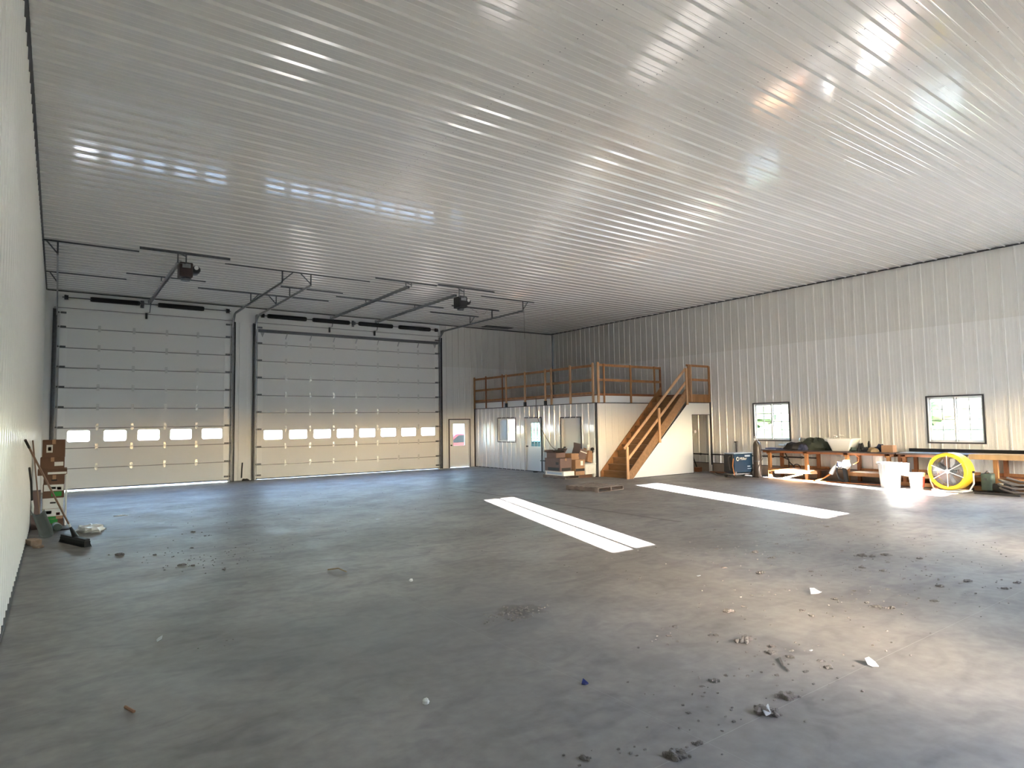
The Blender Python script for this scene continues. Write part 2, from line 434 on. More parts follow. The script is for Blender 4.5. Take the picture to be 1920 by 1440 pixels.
# ------------------------------------------------------------------ windows
def window(n, fixed, ax, u0,u1,z0,z1, inward, parts=2, cols=2, rows=4, label=None, depth=.12, glassm='glass'):
    """ax 'x': window in a wall of constant x (u is y); inward = direction of the room"""
    def bx(m,ua,ub,na,nb,za,zb,mi=0):
        a,b_=fixed+inward*na,fixed+inward*nb
        if ax=='x': m.box(a,b_,ua,ub,za,zb,mi)
        else: m.box(ua,ub,a,b_,za,zb,mi)
    t=thing('window_%d'%n,label,'window' if label else None,(fixed,(u0+u1)/2,z0) if ax=='x' else ((u0+u1)/2,fixed,z0)); t['kind']='structure'
    m=MB(); e=.035
    for q in ((u0-e,u1+e,0,.03,z1,z1+e),(u0-e,u1+e,0,.03,z0-e,z0),(u0-e,u0,0,.03,z0,z1),(u1,u1+e,0,.03,z0,z1)): bx(m,*q)
    m.build('window_trim','trim',t)
    m=MB()
    for q in ((u0,u1,-depth,.015,z1-.02,z1),(u0,u1,-depth,.015,z0,z0+.02),(u0,u0+.02,-depth,.015,z0,z1),(u1-.02,u1,-depth,.015,z0,z1)): bx(m,*q)
    m.build('window_jamb','frame_w',t)
    wd=(u1-u0-.04)/parts
    for i in range(parts):
        a=u0+.02+i*wd; b_=a+wd; off=-depth+.02+.03*(i%2)
        m=MB(); s=.038
        for q in ((a,b_,z1-.02-s,z1-.02),(a,b_,z0+.02,z0+.02+s),(a,a+s,z0+.02,z1-.02),(b_-s,b_,z0+.02,z1-.02)): bx(m,q[0],q[1],off,off+.025,q[2],q[3])
        ga,gb,gz0,gz1=a+s,b_-s,z0+.02+s,z1-.02-s
        for c in range(1,cols): bx(m,ga+(gb-ga)*c/cols-.011,ga+(gb-ga)*c/cols+.011,off+.006,off+.016,gz0,gz1)
        for r in range(1,rows): bx(m,ga,gb,off+.006,off+.016,gz0+(gz1-gz0)*r/rows-.011,gz0+(gz1-gz0)*r/rows+.011)
        sh=m.build('sash','frame_w',t)
        m=MB(); bx(m,ga,gb,off+.009,off+.013,gz0,gz1); m.build('pane',glassm,sh,o=ORG[t.name])
    return t
window(1,W,'x',*RW[0],-1,glassm='glass_s',label='small sliding window in the right wall beside the gas cylinder')
window(2,W,'x',*RW[1],-1,glassm='glass_s',label='small sliding window in the right wall above the yellow fan')
for i,b_ in enumerate(BW): window(4+i,YR,'y',*b_,1,cols=1,rows=1)
window(3,0,'y',*FW,-1,cols=2,rows=2)
window(7,XO,'x',-3.02,-1.80,1.11,2.05,-1,parts=2,cols=1,rows=1,label='office window with dark trim in the loft room wall')

# ------------------------------------------------------------------ overhead doors
def overhead_door(n, x0,x1, seams, top, bottom, hx, wins, wz, label, strut):
    t=thing('door_%d'%n,label,'overhead door',((x0+x1)/2,-.03,0)); t['kind']='structure'
    ed=[bottom]+seams+[top]
    for k,(a,b_) in enumerate(zip(ed,ed[1:])):
        m=MB(); yf,yb=-.055,-.005
        if a<wz<b_:
            xs=[x0]+[v for w_ in wins for v in w_]+[x1]; z0,z1=wz-.18,wz+.18
            m.box(x0,x1,yf,yb,a+.012,z0); m.box(x0,x1,yf,yb,z1,b_-.012)
            for i in range(0,len(xs),2): m.box(xs[i],xs[i+1],yf,yb,z0,z1)
            # rounded corner fillets of each light
            for wa,wb in wins:
                for cx,sx in ((wa,1),(wb,-1)):
                    for cz,sz in ((z0,1),(z1,-1)):
                        r=.06; arc=[(cx+sx*(r-r*math.cos(q)),cz+sz*(r-r*math.sin(q))) for q in [i*PI/8 for i in range(5)]]
                        m.prism([(cx,cz)]+arc,'y',yf,yb)
        else: m.box(x0,x1,yf,yb,a+.012,b_-.012)
        m.box(x0,x1,yf+.022,yb-.005,a-.018,a+.018,2)           # tongue between sections, grey for the seam shade
        m.box(x0,x1,yf-.014,yf,a+.012,a+.030)                # lip along the lower edge
        for xa,xb in ((x0,x0+.19),(x1-.19,x1)): m.box(xa,xb,yf-.009,yf,a+.032,b_-.012,1)
        s=m.build('door_section',['door_skin','door_stile','joint'],t)
        if a<wz<b_:
            for wa,wb in wins:
                m=MB(); z0,z1=wz-.18,wz+.18; r=.065; f=.018
                pts=[]
                for cx,cz,q0 in ((wb-r,z1-r,0),(wa+r,z1-r,PI/2),(wa+r,z0+r,PI),(wb-r,z0+r,1.5*PI)):
                    for i in range(5): q=q0+i*PI/8; pts.append((cx,cz,math.cos(q),math.sin(q)))
                nn=len(pts); vs=[]
                for y in (yf-.008,yf+.01):
                    vs+=[(p[0]+p[2]*(r+.012),y,p[1]+p[3]*(r+.012)) for p in pts]+[(p[0]+p[2]*(r-.012),y,p[1]+p[3]*(r-.012)) for p in pts]
                fs=[]
                for i in range(nn):
                    j=(i+1)%nn
                    fs+=[(i,j,nn+j,nn+i),(nn+i,nn+j,3*nn+j,3*nn+i),(i,2*nn+i,2*nn+j,j)]
                m.add(vs,fs); fr=m.build('window_frame','door_stile',s,o=ORG[t.name])
                m=MB(); m.box(wa,wb,-.032,-.028,z0,z1); m.build('pane','glass',s,o=ORG[t.name])
    # hinges
    hm=None
    def hinge(x,z):
        nonlocal hm
        if hm is None:
            m=MB(); m.box(-.036,.036,-.012,0,.014,.10); m.box(-.036,.036,-.012,0,-.10,-.014)
            m.box(-.042,.042,-.008,0,-.014,.014); m.lathe([(.009,-.04),(.009,.04)],(0,-.014,0),'x',8)
            m.lathe([(.0,-.018),(.006,-.015),(.006,-.010)],(0,0,.045),'y',6); m.lathe([(.0,-.018),(.006,-.015),(.006,-.010)],(0,0,-.045),'y',6)
            hm=m.build('hinge','hinge',t,o=(0,0,0),bevel=.002); o=hm
        else: o=hm.copy(); COL.objects.link(o); o.parent=t
        o.location=Vector((x,-.060,z))-ORG[t.name]
    for z in seams:
        for x in hx: hinge(x,z+.03)
    rm=None
    for z in [bottom+.12]+[s+.03 for s in seams]+[top-.08]:
        for x,sg in ((x0+.085,-1),(x1-.085,1)):
            key='L' if sg<0 else 'R'
            m=MB(); m.box(-.07,.07,-.022,0,-.028,.028); m.lathe([(.008,0),(.008,.14)] if sg>0 else [(.008,-.14),(.008,0)],(0,-.03,0),'x',8)
            m.lathe([(.024,.11),(.024,.14)] if sg>0 else [(.024,-.14),(.024,-.11)],(0,-.03,0),'x',12)
            o=m.build('roller_hinge','galv_d',t,o=(0,0,0)); o.location=Vector((x,-.063,z))-ORG[t.name]
    if strut:
        m=MB(); zz=5.24; m.box(x0+.02,x1-.02,-.13,-.063,zz,zz+.05); m.box(x0+.02,x1-.02,-.075,-.063,zz-.03,zz+.085)
        m.build('strut','galv_d',t)
        for x in hx: m=MB(); m.bar((x+.03,-.075,zz-.02),(x-.03,-.066,zz-.22),.035,.012,up=(0,1,0)); m.build('strut_brace','galv',t)
        for x in (x0+.16,x1-.16):
            m=MB(); m.prism([(x-.07,zz-.03),(x+.07,zz-.03),(x,zz-.2)],'y',-.075,-.063); m.build('top_bracket','galv',t)
    m=MB(); m.box(x0,x1,-.065,-.0,bottom-.022,bottom+.008); m.build('bottom_seal','rubber',t)
    return t
d1w=[(.63,1.22),(1.56,2.18),(2.47,3.10),(3.39,4.04),(4.33,4.98)]
overhead_door(1,.38,5.20,[.67+.61*k for k in range(8)],5.48,.058,[1.39,2.32,3.25,4.18],d1w,1.645,'left sectional overhead door with five small windows',False)
d2w=[(6.33+.889*k,6.99+.889*k) for k in range(8)]
overhead_door(2,6.10,13.38,[.51+.612*k for k in range(8)],5.46,.034,[7.10+.889*k for k in range(7)],d2w,1.565,'wide right sectional overhead door with eight small windows',True)

# ------------------------------------------------------------------ door tracks
def track(x, side, ztop, yend, hangers, label, dark):
    """vertical jamb angle, curved rail and ceiling hangers; side=+1 when the jamb lies to the +x side of the rail"""
    t=thing('door_track',label,'door track',(x,-.1,0),'roller tracks of the overhead doors')
    m=MB(); w=.10
    m.box(x-side*.0,x+side*w,-.035,-.012,.0,5.52); m.box(x+side*(w-.0),x+side*(w-.008),-.12,-.012,0,5.50)
    m.box(x-.004*side,x+side*.05,-.125,-.115,.02,5.3)
    m.build('jamb_angle',dark,t)  # dark steel tone stands in for the shadow on the jamb
    # rail: C section swept along a path in the y-z plane
    path=[(-.09,.03),(-.09,ztop-.42)]
    for i in range(1,9):
        q=i*PI/16; path.append((-.09-.42*(1-math.cos(q)),ztop-.42+.42*math.sin(q)))
    path+= [(yend,ztop)]
    sec=[(-.026,-.018),(.026,-.018),(.026,.018),(.021,.018),(.021,-.013),(-.021,-.013),(-.021,.018),(-.026,.018)]
    vs=[];fs=[];n=len(sec)
    for i,(y,z) in enumerate(path):
        a=path[max(i-1,0)];b_=path[min(i+1,len(path)-1)]
        dy,dz=b_[0]-a[0],b_[1]-a[1];l=math.hypot(dy,dz);ny,nz=-dz/l,dy/l
        for u,v in sec: vs.append((x+side*v*-1,y+ny*u,z+nz*u))
    for i in range(len(path)-1):
        for j in range(n):
            a=i*n+j;b_=i*n+(j+1)%n;fs.append((a,b_,b_+n,a+n))
    fs+=[tuple(range(n)),tuple(range((len(path)-1)*n,len(path)*n))]
    m=MB();m.add(vs,fs)
    m.bar((x,-.5,ztop+.02),(x,yend,ztop+.02),.04,.035)
    m.build('rail','galv',t)
    m=MB(); m.prism([(-.10,5.50),(-.10,5.80),(-.40,5.80),(-.40,ztop-.02),(-.2,5.55)],'x',x+side*.03,x+side*.036); m.build('end_bearing_plate','galv',t)
    for y,dx in hangers:
        m=MB(); m.bar((x,y,ztop),(x,y,H-.03),.035,.006,up=(0,1,0)); m.bar((x,y-.015,ztop),(x,y-.015,H-.03),.006,.03,up=(0,1,0))
        if dx: m.bar((x,y,ztop+.04),(x+dx,y,H-.03),.03,.006,up=(0,1,0)); 
        m.build('hanger','galv_d',t)
    return t
track(.30,-1,5.75,-6.2,[(-6.18,-.22),(-2.75,-.18)],'track beside the left wall at the left overhead door','galv_d')
track(5.26,1,5.75,-6.05,[(-6.05,.30),(-2.6,.25)],'left of the two roller tracks hanging between the overhead doors','galv_d')
track(6.04,-1,5.75,-6.05,[(-6.05,-.30),(-4.06,0),(-2.6,-.25)],'right of the two roller tracks hanging between the overhead doors','galv_d')
track(13.44,1,5.73,-6.05,[(-6.00,.22),(-4.07,0),(-2.53,.22)],'roller track at the right edge of the wide overhead door','galv_d')

# ceiling angle irons
ang=[(.02,1.88,-6.18,.03,'dark angle iron under the ceiling, ending at the left wall, farther from the doors'),
(.02,1.88,-2.75,.03,'dark angle iron under the ceiling, ending at the left wall, nearer the doors'),
(1.85,3.82,-6.60,.055,'thick dark ceiling channel carrying the left door opener motor'),
(1.81,3.78,-3.60,.035,'ceiling angle iron crossing the rail of the left door opener'),
(3.81,7.78,-6.05,.03,'long ceiling angle iron carrying the ends of the two middle tracks'),
(3.74,7.76,-2.60,.03,'long ceiling angle iron over the two middle tracks near the doors'),
(5.77,7.71,-4.06,.03,'short ceiling angle iron at the middle of the track left of the wide door'),
(7.71,9.72,-6.60,.035,'ceiling angle iron holding the free end of the rail without a motor'),
(7.69,11.70,-3.50,.03,'long ceiling angle iron crossing both rails of the wide door'),
(9.67,11.74,-6.75,.035,'ceiling angle iron above the right door opener motor'),
(11.71,13.76,-4.07,.035,'short ceiling angle iron at the middle of the rightmost track'),
(11.71,13.93,-6.00,.03,'ceiling angle iron at the free end of the rightmost track'),
(11.68,13.83,-2.53,.035,'ceiling angle iron over the rightmost track close to the door')]
for x0,x1,y,w_,lab in ang:
    m=MB(); m.box(x0,x1,y-w_/2,y+w_/2,H-.024,H-.0185); m.box(x0,x1,y-w_/2,y-w_/2+.006,H-.024-w_,H-.02)
    tag(m.build('angle_iron','galv_d',o=((x0+x1)/2,y,H-.02)),lab,'angle iron','angle irons fixed under the ceiling')

# torsion springs
def shaft(x0,x1,springs,label,zc=5.84):
    t=thing('torsion_shaft',label,'torsion spring shaft',((x0+x1)/2,-.16,zc),'torsion spring shafts above the doors')
    m=MB(); m.lathe([(.015,x0),(.015,x1)],(0,-.16,zc),'x',12); m.build('shaft','galv_d',t,smooth=True)
    for a,b_ in springs:
        prof=[(.02,a-.03),(.07,a-.03),(.07,a)]; n=int((b_-a)/.02)
        for i in range(n): u=a+(b_-a)*i/n; du=(b_-a)/n; prof+=[(.074,u+.1*du),(.082,u+.5*du),(.074,u+.9*du)]
        prof+=[(.07,b_),(.07,b_+.03),(.02,b_+.03)]
        m=MB(); m.lathe(prof,(0,-.16,zc),'x',16); m.build('spring','black',t,smooth=False)
    for x in (x0+.1,x1-.1):
        m=MB(); m.lathe([(.03,x-.05),(.07,x-.05),(.075,x-.02),(.065,x+.03),(.075,x+.05),(.03,x+.05)],(0,-.16,zc),'x',20); m.build('cable_drum','black',t,smooth=True)
    for x in ([2.53] if len(springs)==2 else [(springs[1][1]+springs[2][0])/2]):
        m=MB(); m.box(x-.04,x+.04,-.2,-.025,zc-.06,zc+.06); m.box(x-.05,x+.05,-.03,-.022,zc-.12,zc+.12); m.build('centre_bearing','galv_d',t)
    return t
shaft(.42,5.18,[(1.16,2.42),(3.0,4.30)],'spring shaft above the left overhead door with two black springs',5.86)
shaft(6.14,13.34,[(6.44,7.76),(8.06,9.42),(9.86,11.22),(11.56,12.92)],'long spring shaft above the wide overhead door with four black springs',5.80)

# openers
def rail_hanger(m,x,y,z,w=.16):
    m.bar((x-w/2,y,z),(x-w/2,y,H-.03),.03,.005,up=(0,1,0)); m.bar((x+w/2,y,z),(x+w/2,y,H-.03),.03,.005,up=(0,1,0)); m.box(x-w/2,x+w/2,y-.015,y+.015,z-.01,z)
def opener(x,y1,motor,label,name,arm_y):
    t=thing(name,label,'door opener' if motor else 'opener rail',(x,-3,5.9))
    m=MB(); z=5.935
    for s in (-1,1): m.bar((x+s*.035,-.26,z-.0),(x+s*.035,y1,z-.0),.012,.07)
    m.bar((x,-.03,z+.034),(x,y1,z+.034),.08,.006)
    for i in range(8): y=-.3-i*(abs(y1)-.4)/7; m.box(x-.035,x+.035,y-.02,y+.02,z-.034,z-.028)
    m.build('rail','galv',t)
    m=MB(); m.box(x-.05,x+.05,-.05,-.02,z-.03,z+.08); m.build('wall_bracket','galv',t)
    m=MB(); rail_hanger(m,x,-3.55,z+.03); m.build('hanger','galv_d',t)
    m=MB(); rail_hanger(m,x,(-6.60 if motor else -6.58),z+(-.12 if motor else .02),.18); m.bar((x+.09,(-6.6),z+.05),(x-.12,-6.6,H-.03),.03,.005,up=(0,1,0)); m.build('hanger','galv_d',t)
    m=MB(); m.bar((x+.01,-.25,z-.04),(x-.0,-.11,z-.34),.025,.012,up=(0,1,0)); m.bar((x,-.11,z-.34),(x-.07,-.09,z-.36),.02,.01); m.build('door_arm','galv_d',t)
    m=MB(); m.box(x-.12,x-.06,-.12,-.065,z-.55,z-.36); m.build('arm_latch','black',t,bevel=.005)
    if motor:
        z=5.85
        m=MB(); m.box(x-.04,x+.26,y1-.28,y1+.10,z-.34,z+.02); mo=m.build('motor_housing',motor,t,bevel=.03)
        m=MB(); m.lathe([(.0,-.16),(.085,-.16),(.1,-.13),(.1,.10),(.085,.14),(0,.14)],(x+.34,y1-.05,z-.12),'y',20); m.build('motor','black',t,smooth=True)
        m=MB(); m.box(x+.02,x+.20,y1-.30,y1-.28,z-.12,z-.02); m.build('cover_plate','galv',mo,o=ORG[t.name])
        m=MB(); m.lathe([(0,-.01),(.05,-.008),(.05,.0)],(x+.34,y1-.21,z-.08),'y',14); m.build('lamp_lens','white',mo,o=ORG[t.name])
        m=MB(); m.lathe([(.10,z-.40),(.11,z-.36),(.10,z-.34)],(x+.12,y1-.08,0),'z',20); m.build('flywheel_cover','galv_d',mo,smooth=True,o=ORG[t.name])
    return t
opener(2.74,-6.25,'motor','ceiling door opener with brownish motor serving the left overhead door','door_opener',0)
opener(10.60,-6.25,'blackp','ceiling door opener with black motor serving the wide overhead door','door_opener',0)
opener(8.78,-6.58,None,'opener rail without a motor left of the black motor of the wide door','opener_rail',0)

# pull cord hanging from the rightmost track
m=MB(); m.tube([(13.46,-6.02,5.70),(13.47,-6.03,5.4),(13.49,-6.0,5.05),(13.50,-6.0,4.75)],.006,6)
tag(m.build('pull_cord','hose',o=(13.46,-6.02,4.75)),'thin cord hanging from the free end of the rightmost door track','cord')
m=MB(); m.tube([(10.95,-6.3,5.62),(11.6,-6.0,5.50),(12.3,-5.3,5.62),(12.9,-4.6,5.95),(13.1,-4.3,6.06)],.006,6)
tag(m.build('thin_cable','hose',o=(10.95,-6.3,5.6)),'thin cable sagging from the black opener motor to the ceiling','cable')
m=MB(); m.box(15.35,16.75,-.85,-.40,H-.035,H-.018); m.box(15.40,16.70,-.80,-.45,H-.04,H-.034)
tag(m.build('ceiling_hatch','trim',o=(16,-.6,H)),'flat hatch frame on the ceiling near the far wall above the loft','hatch')

# ------------------------------------------------------------------ personnel door (far wall)
def hinged_door(n,label,ax,fixed,u0,u1,ztop,inward,glassr=None,lites=(1,1),handle='lo',recess=.04,gm='glass'):
    def bx(m,ua,ub,na,nb,za,zb,mi=0):
        a,b_=fixed+inward*na,fixed+inward*nb
        if ax=='x': m.box(a,b_,ua,ub,za,zb,mi)
        else: m.box(ua,ub,a,b_,za,zb,mi)
    t=thing('door_%d'%n,label,'door',(fixed,(u0+u1)/2,0) if ax=='x' else ((u0+u1)/2,fixed,0)); t['kind']='structure'
    m=MB(); e=.04
    for q in ((u0-e,u1+e,-.02,.03,ztop,ztop+e),(u0-e,u0,-.02,.03,0,ztop),(u1,u1+e,-.02,.03,0,ztop)): bx(m,*q)
    m.build('door_trim','trim',t)
    m=MB()
    for q in ((u0,u1,-.1,.0,ztop-.03,ztop),(u0,u0+.035,-.1,.02,0,ztop),(u1-.035,u1,-.1,.02,0,ztop)): bx(m,*q)
    m.build('door_frame','frame_w',t)
    a,b_=u0+.035,u1-.035; n0,n1=-recess-.04,-recess
    m=MB()
    if glassr:
        ga,gb,gz0,gz1=glassr
        for q in ((a,ga,.01,ztop-.03),(gb,b_,.01,ztop-.03),(ga,gb,.01,gz0),(ga,gb,gz1,ztop-.03)): bx(m,q[0],q[1],n0,n1,q[2],q[3])
    else: bx(m,a,b_,n0,n1,.01,ztop-.03)
    lf=m.build('door_leaf','smooth',t)
    if glassr:
        m=MB()
        for q in ((ga-.025,ga,gz0-.025,gz1+.025),(gb,gb+.025,gz0-.025,gz1+.025),(ga,gb,gz0-.025,gz0),(ga,gb,gz1,gz1+.025)): bx(m,q[0],q[1],n1,n1+.012,q[2],q[3])
        for c in range(1,lites[0]): u=ga+(gb-ga)*c/lites[0]; bx(m,u-.008,u+.008,n0+.01,n1,gz0,gz1)
        for c in range(1,lites[1]): z=gz0+(gz1-gz0)*c/lites[1]; bx(m,ga,gb,n0+.01,n1,z-.008,z+.008)
        m.build('glazing_bead','frame_w',lf,o=ORG[t.name])
        m=MB(); bx(m,ga,gb,n0+.018,n0+.022,gz0,gz1); m.build('pane',gm,lf,o=ORG[t.name])
    hu=(a+.07) if handle=='lo' else (b_-.07)
    m=MB()
    if ax=='x': m.lathe([(.03,0),(.03,.01),(.012,.015),(.012,.04),(.028,.045),(.03,.06),(.02,.075),(0,.078)] if inward>0 else [(0,-.078),(.02,-.075),(.03,-.06),(.028,-.045),(.012,-.04),(.012,-.015),(.03,-.01),(.03,0)],(fixed+inward*n1,hu,.95),'x',14)
    else: m.lathe([(0,-.078),(.02,-.075),(.03,-.06),(.028,-.045),(.012,-.04),(.012,-.015),(.03,-.01),(.03,0)],(hu,fixed+inward*n1,.95),'y',14)
    m.build('door_knob','galv_d',lf,smooth=True,o=ORG[t.name])
    return t
hinged_door(3,'white door with a tall window in the far wall beside the loft room','y',0,MD[0],MD[1],MD[3],-1,(14.13,14.70,.93,1.86),handle='lo',gm='glass_s')
OW=(-3.02,-1.80,1.11,2.05); OD1=(-4.68,-3.66,0,2.03); OD2=(-6.90,-5.86,0,2.00)
hinged_door(4,'white door with a nine-pane glass coloured by the teal view in the loft room front','x',XO,OD1[0],OD1[1],OD1[3],-1,(-4.56,-3.98,.95,1.84),(3,3),handle='hi',gm='glass_t')
hinged_door(5,'plain windowless door in the loft room front behind the cardboard boxes','x',XO,OD2[0],OD2[1],OD2[3],-1,None,handle='hi',recess=.07)

# ------------------------------------------------------------------ office block with loft
mb=MB()
ribbed(mb,YO,0,0,ZO,lambda u,v,n:(XO-n,u,v),[OW,OD1,OD2],0,phase=.02,h=.032)
struct(mb.build('wall_office_front','office'),'ribbed white steel front of the loft room','wall')
mb=MB(); ribbed(mb,XO,W,0,ZO,lambda u,v,n:(u,YO-n*.35,v),(),0)
struct(mb.build('wall_office_side','smooth'),'pale steel side of the loft room behind the stairs','wall')
# front panel under the stairs
mb=MB()
A=(15.50,0);B=(18.28,2.40)
poly=[(15.52,0),(18.60,0),(18.60,2.05),(19.60,2.05),(19.60,2.48),(18.40,2.48)]
mb.prism([(15.52,0),(18.60,0),(18.60,2.05),(18.60,2.48),(18.38,2.48)],'y',YS-.01,YS+.02)
mb.box(18.60,W,YS-.01,YS+.02,2.05,2.48)
struct(mb.build('wall_understair','smooth'),'smooth white triangular panel under the stairs with a doorway at its right','wall')
mb=MB(); mb.bar((15.50,YS-.015,.0),(18.36,YS-.015,2.465),.02,.035,up=(0,1,0)); mb.box(18.36,W-.02,YS-.03,YS-.01,2.465,2.49)
mb.box(18.585,18.60,YS-.02,YS+.05,0,2.06); mb.box(18.6,19.6,YS-.02,YS+.05,2.04,2.06); mb.box(19.585,19.64,YS-.05,YS+.03,0,2.78)
struct(mb.build('trim_10','trim'))
mb=MB(); mb.box(19.50,19.585,YS,YS+.03,0,2.04); struct(mb.build('trim_11','smooth'))
mb=MB(); mb.box(15.6,18.6,YS-.02,YS-.01,0,.02); struct(mb.build('trim_12','trim'))
mb=MB(); mb.box(XO-.03,XO,YO-.03,0,ZO,ZO+.025); mb.box(XO-.03,XO,-.06,0,0,ZO+.35); mb.box(XO,18.1,YO-.03,YO,ZO,ZO+.025)
mb.box(XO-.03,XO-.022,YO,0,0,.03); mb.box(XO-.025,XO+.03,YO-.03,YO+.03,0,ZO)
struct(mb.build('trim_13','trim'),'black edging along the top and corner of the loft room','wall trim')
# rim band and deck
mb=MB(); mb.box(XO-.012,XO+.03,YO-.01,0,ZO+.025,2.74); mb.box(XO,18.15,YO-.012,YO+.03,ZO+.025,2.74)
struct(mb.build('trim_14','smooth'),'pale rim band around the loft floor','wall trim')
mb=MB(); mb.box(XO,W-.02,YO,-.02,2.74,2.775); mb.box(18.30,W-.02,YS,YO,2.74,2.775)
struct(mb.build('floor_loft','wood_r'),'wooden loft floor on top of the office room','floor')
mb=MB(); mb.box(XO+.05,W-.05,YO+.05,-.05,2.44,2.47); struct(mb.build('ceiling_office','smooth'))
mb=MB(); mb.box(18.38,W-.03,YS-.03,YS+.01,2.49,2.775)
tag(mb.build('landing_fascia','wood',o=(19,YS,2.49)),'orange wooden fascia board at the top landing of the stairs','fascia board')

# railings (posts and rails)
def railing(label,axis,fixed,posts,zr,rails,outward,span,wmat,kick=True):
    t=thing('deck_railing',label,'railing',(fixed,posts[0][0],2.5) if axis=='y' else (posts[0][0],fixed,2.5),'railings around the loft')
    for u,z0,z1,wd,m_ in posts:
        m=MB()
        if axis=='y':
            x0,x1=fixed-.04*(outward<0),fixed+.04*(outward>0)
            m.box(fixed-.045,fixed-.006,u-wd/2,u+wd/2,z0,z1-.02); m.prism([(fixed-.045,z1-.02),(fixed-.006,z1-.02),(fixed-.012,z1),(fixed-.038,z1)],'y',u-wd/2+.01,u+wd/2-.01)
        else:
            m.box(u-wd/2,u+wd/2,fixed-.045,fixed-.006,z0,z1)
        m.build('post',m_,t,bevel=.004)
    for z,h,m_ in rails:
        m=MB()
        if axis=='y': m.box(fixed+.0,fixed+.038,span[0],span[1],z-h/2,z+h/2)
        else: m.box(span[0],span[1],fixed-.0,fixed+.038,z-h/2,z+h/2)
        m.build('rail',m_,t,bevel=.003)
    return t
fp=[(-.07,2.5,3.87,.09,'wood'),(-.98,2.5,3.86,.06,'wood_r'),(-2.20,2.5,3.86,.05,'wood_r')]
fl=[(-2.47,2.64,3.84),(-3.74,2.64,3.84),(-5.01,2.64,3.86),(-5.36,2.50,3.86),(-6.43,2.50,3.86),(-7.60,2.50,3.86)]
tf=railing('front railing of the loft with pale posts facing the overhead doors','y',XO-.012,fp+[(y,a,b_,.085,'wood_l') for y,a,b_ in fl],0,[(3.77,.085,'wood'),(3.28,.085,'wood'),(2.83,.085,'wood')],-1,(-7.6,-.05),'wood')
for y,a,b_ in fl[:3]:
    m=MB(); m.box(XO-.075,XO-.012,y-.055,y+.055,2.50,2.66); m.box(XO-.085,XO-.06,y-.03,y+.03,2.52,2.6); m.build('post_shoe','black',tf)
tsr=railing('side railing of the loft above the stairs','x',YO-.012,[(15.29,2.5,3.88,.09,'wood_l'),(15.56,2.5,3.84,.06,'wood'),(16.86,2.5,3.84,.07,'wood'),(18.10,2.5,3.84,.07,'wood')],0,[(3.79,.085,'wood'),(3.28,.085,'wood'),(2.79,.06,'wood_r')],-1,(15.3,18.5),'wood')
m=MB(); m.box(18.47,18.55,YO+.03,YO+.07,2.775,3.84); m.build('post','wood_r',tsr,bevel=.004)
t=railing('railing of the small landing at the stair top beside the right wall','x',YS-.03,[(18.42,2.5,3.80,.09,'wood'),(18.54,2.5,3.80,.05,'wood_l'),(19.55,2.5,3.80,.09,'wood')],0,[(3.79,.075,'wood'),(3.29,.08,'wood')],-1,(18.36,19.6),'wood')

# ------------------------------------------------------------------ staircase
st=thing('staircase','orange lumber staircase rising to the loft landing','staircase',(15.4,-8.3,0))
rise=2.75/13; run=(18.36-15.42)/13
sl=math.atan2(rise,run)
def stringer(y0,y1,off,m_):
    # parallelogram board along the flight
    wv=.30/math.cos(sl); pts=[(15.34,0),(15.34,.16)]
    x1=18.36; z1=2.75
    pts=[(15.30,0),(15.30,.17),(15.36,.24),(18.40,.24+ (18.40-15.36)*math.tan(sl)),(18.40,.24+(18.40-15.36)*math.tan(sl)-wv),(15.52,0)]
    m=MB(); m.prism(pts,'y',y0,y1); m.build('stringer',m_,st,bevel=.003)
stringer(YS-.055,YS-.017,0,'tread'); stringer(YO-.075,YO-.035,0,'wood')
for i in range(13):
    x=15.42+i*run; z=(i+1)*rise
    if i<12:
        m=MB(); m.box(x-.025,x+run+.01,YS-.015,YO-.075,z-.038,z); m.build('tread','tread',st,bevel=.003)
    m=MB(); m.box(x,x+.018,YS-.015,YO-.075,z-rise,z-.038); m.build('riser','tread',st)
for x,z0,z1 in ((15.25,0,1.03),(16.80,1.12,2.28),(18.27,2.40,3.68)):
    m=MB(); m.box(x-.045,x+.045,YS-.10,YS-.057,z0,z1); m.box(x+.028,x+.045,YS-.103,YS-.10,z0,z1,1); m.build('newel_post',['wood_l','wood_l'],st,bevel=.003)
tn=math.tan(math.atan2(3.66-1.02,18.27-15.22))
m=MB(); m.bar((15.16,YS-.035,.97),(18.27,YS-.035,.97+3.11*tn),.04,.085,up=(0,0,1)); m.build('handrail','wood_l',st,bevel=.003)
m=MB(); m.bar((15.28,YS-.035,.60),(18.27,YS-.035,.60+2.99*tn),.038,.08); m.build('mid_rail','wood_l',st,bevel=.003)
